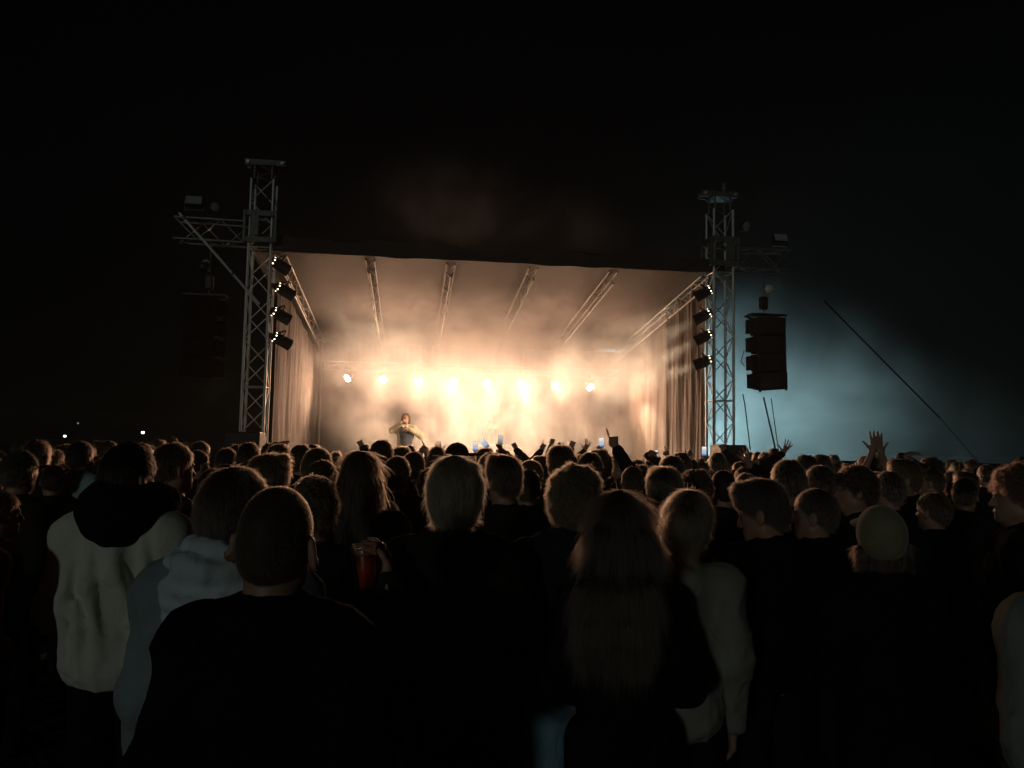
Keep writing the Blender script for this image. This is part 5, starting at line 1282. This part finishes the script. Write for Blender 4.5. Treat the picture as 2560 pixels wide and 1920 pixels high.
# curly head in the dark hooded jacket, pale denim
o, s, R, jV, tp = near(1436, 1157, 2.95, 'curly-haired person in dark hooded jacket and pale blue jeans', hd=(5, 3, 0), hair='curly', hmat=H_mid, topmat=F_navy, legmat=F_jeans, w=1.05, jacket=.04, hem=1.03, hmult=3, hsty=(5200, .04, .6, 1.0, .0009), amp=.010, seed=5, group=None)
add_hood(o, hood_field(wide=.165, drop=.17, zc=1.455, back=-.125, r=.050), F_navy, 8, .008)
f = Fld(); f.ell((0, 0, 1.0), (.197, .150, .11), .03); f.cut((0, 0, 1.06), (0, 0, 1)); f.cut((0, 0, .93), (0, 0, -1)); Vt, Q = f.mesh(.011); Vt = displace(Vt, Q, [(.008, 14, (1, 1, .5), 4)]); kid(o, 'shirt_hem', to_mesh('shirt_hem', Vt, Q, [F_grey]))
f = Fld(); f.cap((-.245, -.045, 1.33), (-.272, -.075, 1.20), .034, .020, .02); f.cap((-.272, -.075, 1.20), (-.270, -.08, 1.13), .018, .005, .02); Vt, Q = f.mesh(.009); Vt = displace(Vt, Q, [(.003, 30, (1, 1, .5), 4)]); kid(o, 'sleeve_panel', to_mesh('sleeve_panel', Vt, Q, [F_grey]))
# woman with very long loose hair
def long_loose(R):
    f = Fld(); f.frame(R, PIV); f.ell((0, -.016, 1.658), (.090, .108, .110), .02); f.ell((-.01, -.05, 1.56), (.098, .086, .13), .05)
    for a, b2, c in ((-.070, -.115, -.145), (-.055, -.09, -.118), (-.035, -.065, -.09), (-.018, -.04, -.062), (0, -.015, -.034), (.018, .01, -.006), (.035, .032, .022), (.048, .05, .048), (.06, .068, .072)):
        f.cap((a, -.085, 1.60), (b2, -.140, 1.45), .036, .030, .05); f.cap((b2, -.140, 1.45), ((b2 + c) / 2, -.152, 1.36), .030, .026, .05); f.cap(((b2 + c) / 2, -.152, 1.36), (c, -.155, 1.25 + .04 * abs(c) / .15 ), .026, .008, .03)
    f.cap((-.080, -.01, 1.62), (-.110, -.03, 1.46), .024, .030, .04); f.cap((.080, -.01, 1.62), (.092, -.03, 1.46), .024, .028, .04)
    f.cut((0, .070, 1.70), (0, 1, -.35)); f.frame(); return f
near(1552, 1226, 2.55, 'woman with very long loose brown hair in dark clothes', hd=(-4, 2, -2), hair='long', hmat=H_long, topmat=F_black, w=.84, jacket=.010, amp=.004, hfield=long_loose, hmult=6, hsty=(5200, .13, .03, .10, .0007), rad=.7, group=None)
# woman with tied dark-blond hair, tan jacket
def tied(R):
    f = Fld(); f.frame(R, PIV); f.ell((0, -.014, 1.656), (.086, .105, .108), .02); f.ell((0, -.055, 1.62), (.074, .058, .072), .03)
    f.cut((0, .086, 1.688), (0, .8, -1)); f.ell((-.012, -.105, 1.665), (.050, .036, .058), .02); f.frame(); return f
o, s, R, jV, tp = near(1692, 1217, 2.85, 'woman with tied-up dark blond hair and tan jacket, bare neck', hd=(-18, 10, 14), hair='bun', hmat=H_mid, topmat=F_tan, arms=STRAIGHT, hem=.80, w=.93, jacket=.03, hfield=tied, hmult=4, hsty=(5200, .055, .10, .2, .0008), neck_gap=.035, amp=.009, seed=6, group=None)
# man looking down to the side
near(1924, 1194, 3.3, 'wavy-haired man looking down with cheek and ear turned toward us', yaw=14, hd=(46, -14, 0), hair='swept', hmat=H_dark, w=1.03, jacket=.03, hmult=3, hsty=(5200, .04, .5, .6, .0009), group=None)
near(2038, 1220, 3.7, 'man behind the wavy-haired one, face edge lit from the stage', yaw=10, hd=(48, 0, 0), hair='short', hmat=H_brown, w=1.0, jacket=.026, hmult=2, group=None)
# beige cap
def under_cap(R):
    f = Fld(); f.frame(R, PIV); f.ell((0, -.035, 1.565), (.064, .062, .12), .05); f.cap((-.085, -.02, 1.60), (-.095, -.04, 1.42), .024, .02, .03); f.cap((.08, -.03, 1.60), (.09, -.04, 1.42), .022, .02, .03)
    f.cut((0, .03, 1.70), (0, 1, -.3)); f.frame(); return f
o, s, R, jV, tp = near(2204, 1257, 2.9, 'person in smooth beige cap with reddish hair below it', hd=(-4, 8, -6), hair='long', hmat=H_red, w=.98, jacket=.028, hfield=under_cap, hmult=2, hsty=(5200, .05, .02, .15, .0008), topz=1.78, group=None)
add_cap(o, cap_parts(R, M_capB, True, .085, 1.05))
# curly man at the edge, lit face
near(2540, 1156, 3.6, 'curly reddish-haired man in profile at the photo edge, face lit', yaw=60, hd=(16, 0, 0), hair='curly', hmat=H_red, w=1.05, jacket=.026, hmult=2.5, topmat=F_navy, group=None)
# grey sleeve cut by the frame
pe = P(2445, 1800, 1.9); near(2758, 1100, 1.92, 'person in pale grey top cut off by the photo edge, only the sleeve showing', hair='short', ztop=1.78, topmat=F_sleeve, w=1.04, jacket=.03, hmult=1, amp=.008, seed=12, group=None)
# rust jacket at the other edge, cyan shirt farther off
near(-95, 1165, 2.9, 'person in rust-coloured jacket cut off at the dark photo edge', hair='short', hmat=H_dark, topmat=F_orange, yaw=-20, hmult=1, group=None)
o, s, R, jV, tp = near(206, 1102, 6.3, 'person in pale cyan striped shirt in the dark beside the black hat', hair='short', hmat=H_dark, topmat=F_cyan, yaw=-15, jacket=.03, hmult=.7, rad=1.1, group=None)
for zz in (1.30, 1.255):
    f = Fld(); f.ell((0, 0, 1.25), (.192, .136, .22), .05); f.cut((0, 0, zz + .011), (0, 0, 1)); f.cut((0, 0, zz - .011), (0, 0, -1)); Vt, Q = f.mesh(.011); kid(o, 'stripe', to_mesh('stripe', Vt, Q, [F_dstripe]))

# ---- on stage: the performer, the microphone, a player at a desk
def solve_b(px, py, zwant):
    lo, hi = -1.0, 7.0
    for _ in range(40):
        m = (lo + hi) / 2
        if ray_b(px, py, m).z < zwant: lo = m
        else: hi = m
    return m
bp_ = solve_b(1015, 1030, ZDECK + 1.80); tp_ = ray_b(1015, 1030, bp_)
yawP = math.degrees(math.atan2(U.y, U.x)) + 180 - 6
F_cream = fabric('cream_jacket', (.40, .35, .24), var=.1); F_vest = fabric('dark_vest', (.045, .05, .07)); F_hoodp = fabric('dark_red_hood', (.10, .05, .04)); F_tee = fabric('white_tee', (.7, .68, .64), var=.05)
parms = {1: dict(elbow=(.315, .06, 1.355), wrist=(.085, .165, 1.525), hd=(-.6, .15, .55), hn=(-.5, -.6, .1), curl=(1.2, 1.25, 1.3, 1.3), thumb=(.1, .7), spread=.02, hside=1),
         -1: dict(elbow=(-.375, .02, 1.235), wrist=(-.12, .20, 1.385), hd=(.9, .25, .25), hn=(0, -.9, -.3), curl=(.4, .5, .6, .7), thumb=(.5, .2), spread=.08, hside=1)}
R = rotm(8, 6, 0); b, j, t = person_fields(arms=parms, R=R, w=1.05, jacket=.032, hem=.86)
po = bpy.data.objects.new('person', to_mesh('person', *body_mesh(b, .014, .007, [(2, 1.33, 1.62, .007), (0, -.25, .2, .008)]), [M_skin])); COL.objects.link(po)
po.location = S(stage_ab(tp_)[0], bp_, ZDECK); po.rotation_euler = (0, 0, math.radians(yawP)); po.scale = (1.0, 1.0, 1.0)
kid(po, 'jacket', to_mesh('jacket', *top_mesh(j, .013, 4, .009), [F_cream])); kid(po, 'trousers', to_mesh('trousers', *trouser_mesh(t), [F_vest]))
f = Fld(); f.ell((-.02, .02, 1.25), (.200, .148, .19), .05); f.ell((-.01, .03, 1.07), (.170, .140, .20), .05); f.cut((.10, 0, 1.05), (.75, 0, -.66)); f.cut((0, .0, 1.2), (0, -1, 0)); Vt, Q = f.mesh(.012); Vt = displace(Vt, Q, [(.006, 14, (1, 1, .5), 3)]); kid(po, 'vest', to_mesh('vest', Vt, Q, [F_vest]))
f = Fld(); f.frame(R, PIV); f.ell((0, -.025, 1.648), (.112, .128, .140), .03); f.ell((0, -.05, 1.53), (.115, .10, .09), .05); f.ell((0, .10, 1.625), (.078, .11, .115), .02, True); f.cut((0, .085, 1.6), (0, 1, .12)); Vt, Q = f.mesh(.009); Vt = displace(Vt, Q, [(.004, 22, (1, 1, 1), 3)]); kid(po, 'hood', to_mesh('hood', Vt, Q, [F_hoodp]))
f = Fld(); f.cap((-.05, .135, 1.45), (.0, .16, 1.36), .03, .012, .02); f.cap((.05, .135, 1.45), (.0, .16, 1.36), .03, .012, .02); Vt, Q = f.mesh(.008); kid(po, 'shirt_collar', to_mesh('shirt_collar', Vt, Q, [F_tee]))
f = Fld(); wv = A3(-.155, .185, 1.365); f.cap(tuple(wv - A3(.012, 0, 0)), tuple(wv + A3(.012, 0, 0)), .036, .036, .01); Vt, Q = f.mesh(.007); kid(po, 'wristwatch', to_mesh('wristwatch', Vt, Q, [M_white]))
tag(po, 'hooded performer in cream jacket and dark vest singing into a microphone', 'person', None)
Mp = Matrix.Translation(po.location) @ Matrix.Rotation(math.radians(yawP), 4, 'Z')
mo = Mp @ Vector((.03, .20, 1.535)); me_ = Mp @ Vector((.0, .135, 1.575))
m1 = empty('microphone', mo, 'microphone held at the hooded performer\'s mouth', 'microphone'); MB().tube([Mp @ Vector((.06, .26, 1.50)), mo], [.011, .015], 10).build('handle', M_black, m1)
MB().lathe([(0, -.024), (.02, -.016), (.026, 0), (.02, .016), (0, .024)], Matrix.Translation(me_.lerp(mo, .45)), 12).build('grille', M_steel, m1)
dq = ray_b(1228, 1052, 5.3); da = stage_ab(dq)[0]
do = put_person(S(da, 5.3, 0).x, S(da, 5.3, 0).y, 1.76, 'cap', yawP + 4, 'second stage figure in a cap, nearly lost in the glowing haze', None); do.location.z = ZDECK
if 'group' in do: del do['group']
dt = empty('equipment_desk', S(da, 4.7, ZDECK), 'desk with mixing gear in front of the haze-hidden second figure', 'desk')
MB().box(S(da, 4.7, ZDECK + .92), (1.5, .6, .05), RS, .01).build('desk_top', M_black, dt)
for sx in (-.65, .65):
    for sy in (-.22, .22): MB().box(S(da + sx, 4.7 + sy, ZDECK + .45), (.06, .06, .88), RS).build('leg', M_black, dt)
MB().box(S(da, 4.40, ZDECK + .46), (1.5, .02, .85), RS).build('front_cloth', M_skirt, dt)
mx_ = empty('mixer', S(da, 4.68, ZDECK + .95), 'low mixing console lying on the stage desk', 'mixer'); MB().box(S(da, 4.68, ZDECK + .995), (.9, .4, .08), RS, .01).build('case', M_black, mx_)
for k in range(8): MB().box(S(da - .35 + .1 * k, 4.58, ZDECK + 1.045), (.02, .04, .02), RS).build('fader', M_white, mx_)
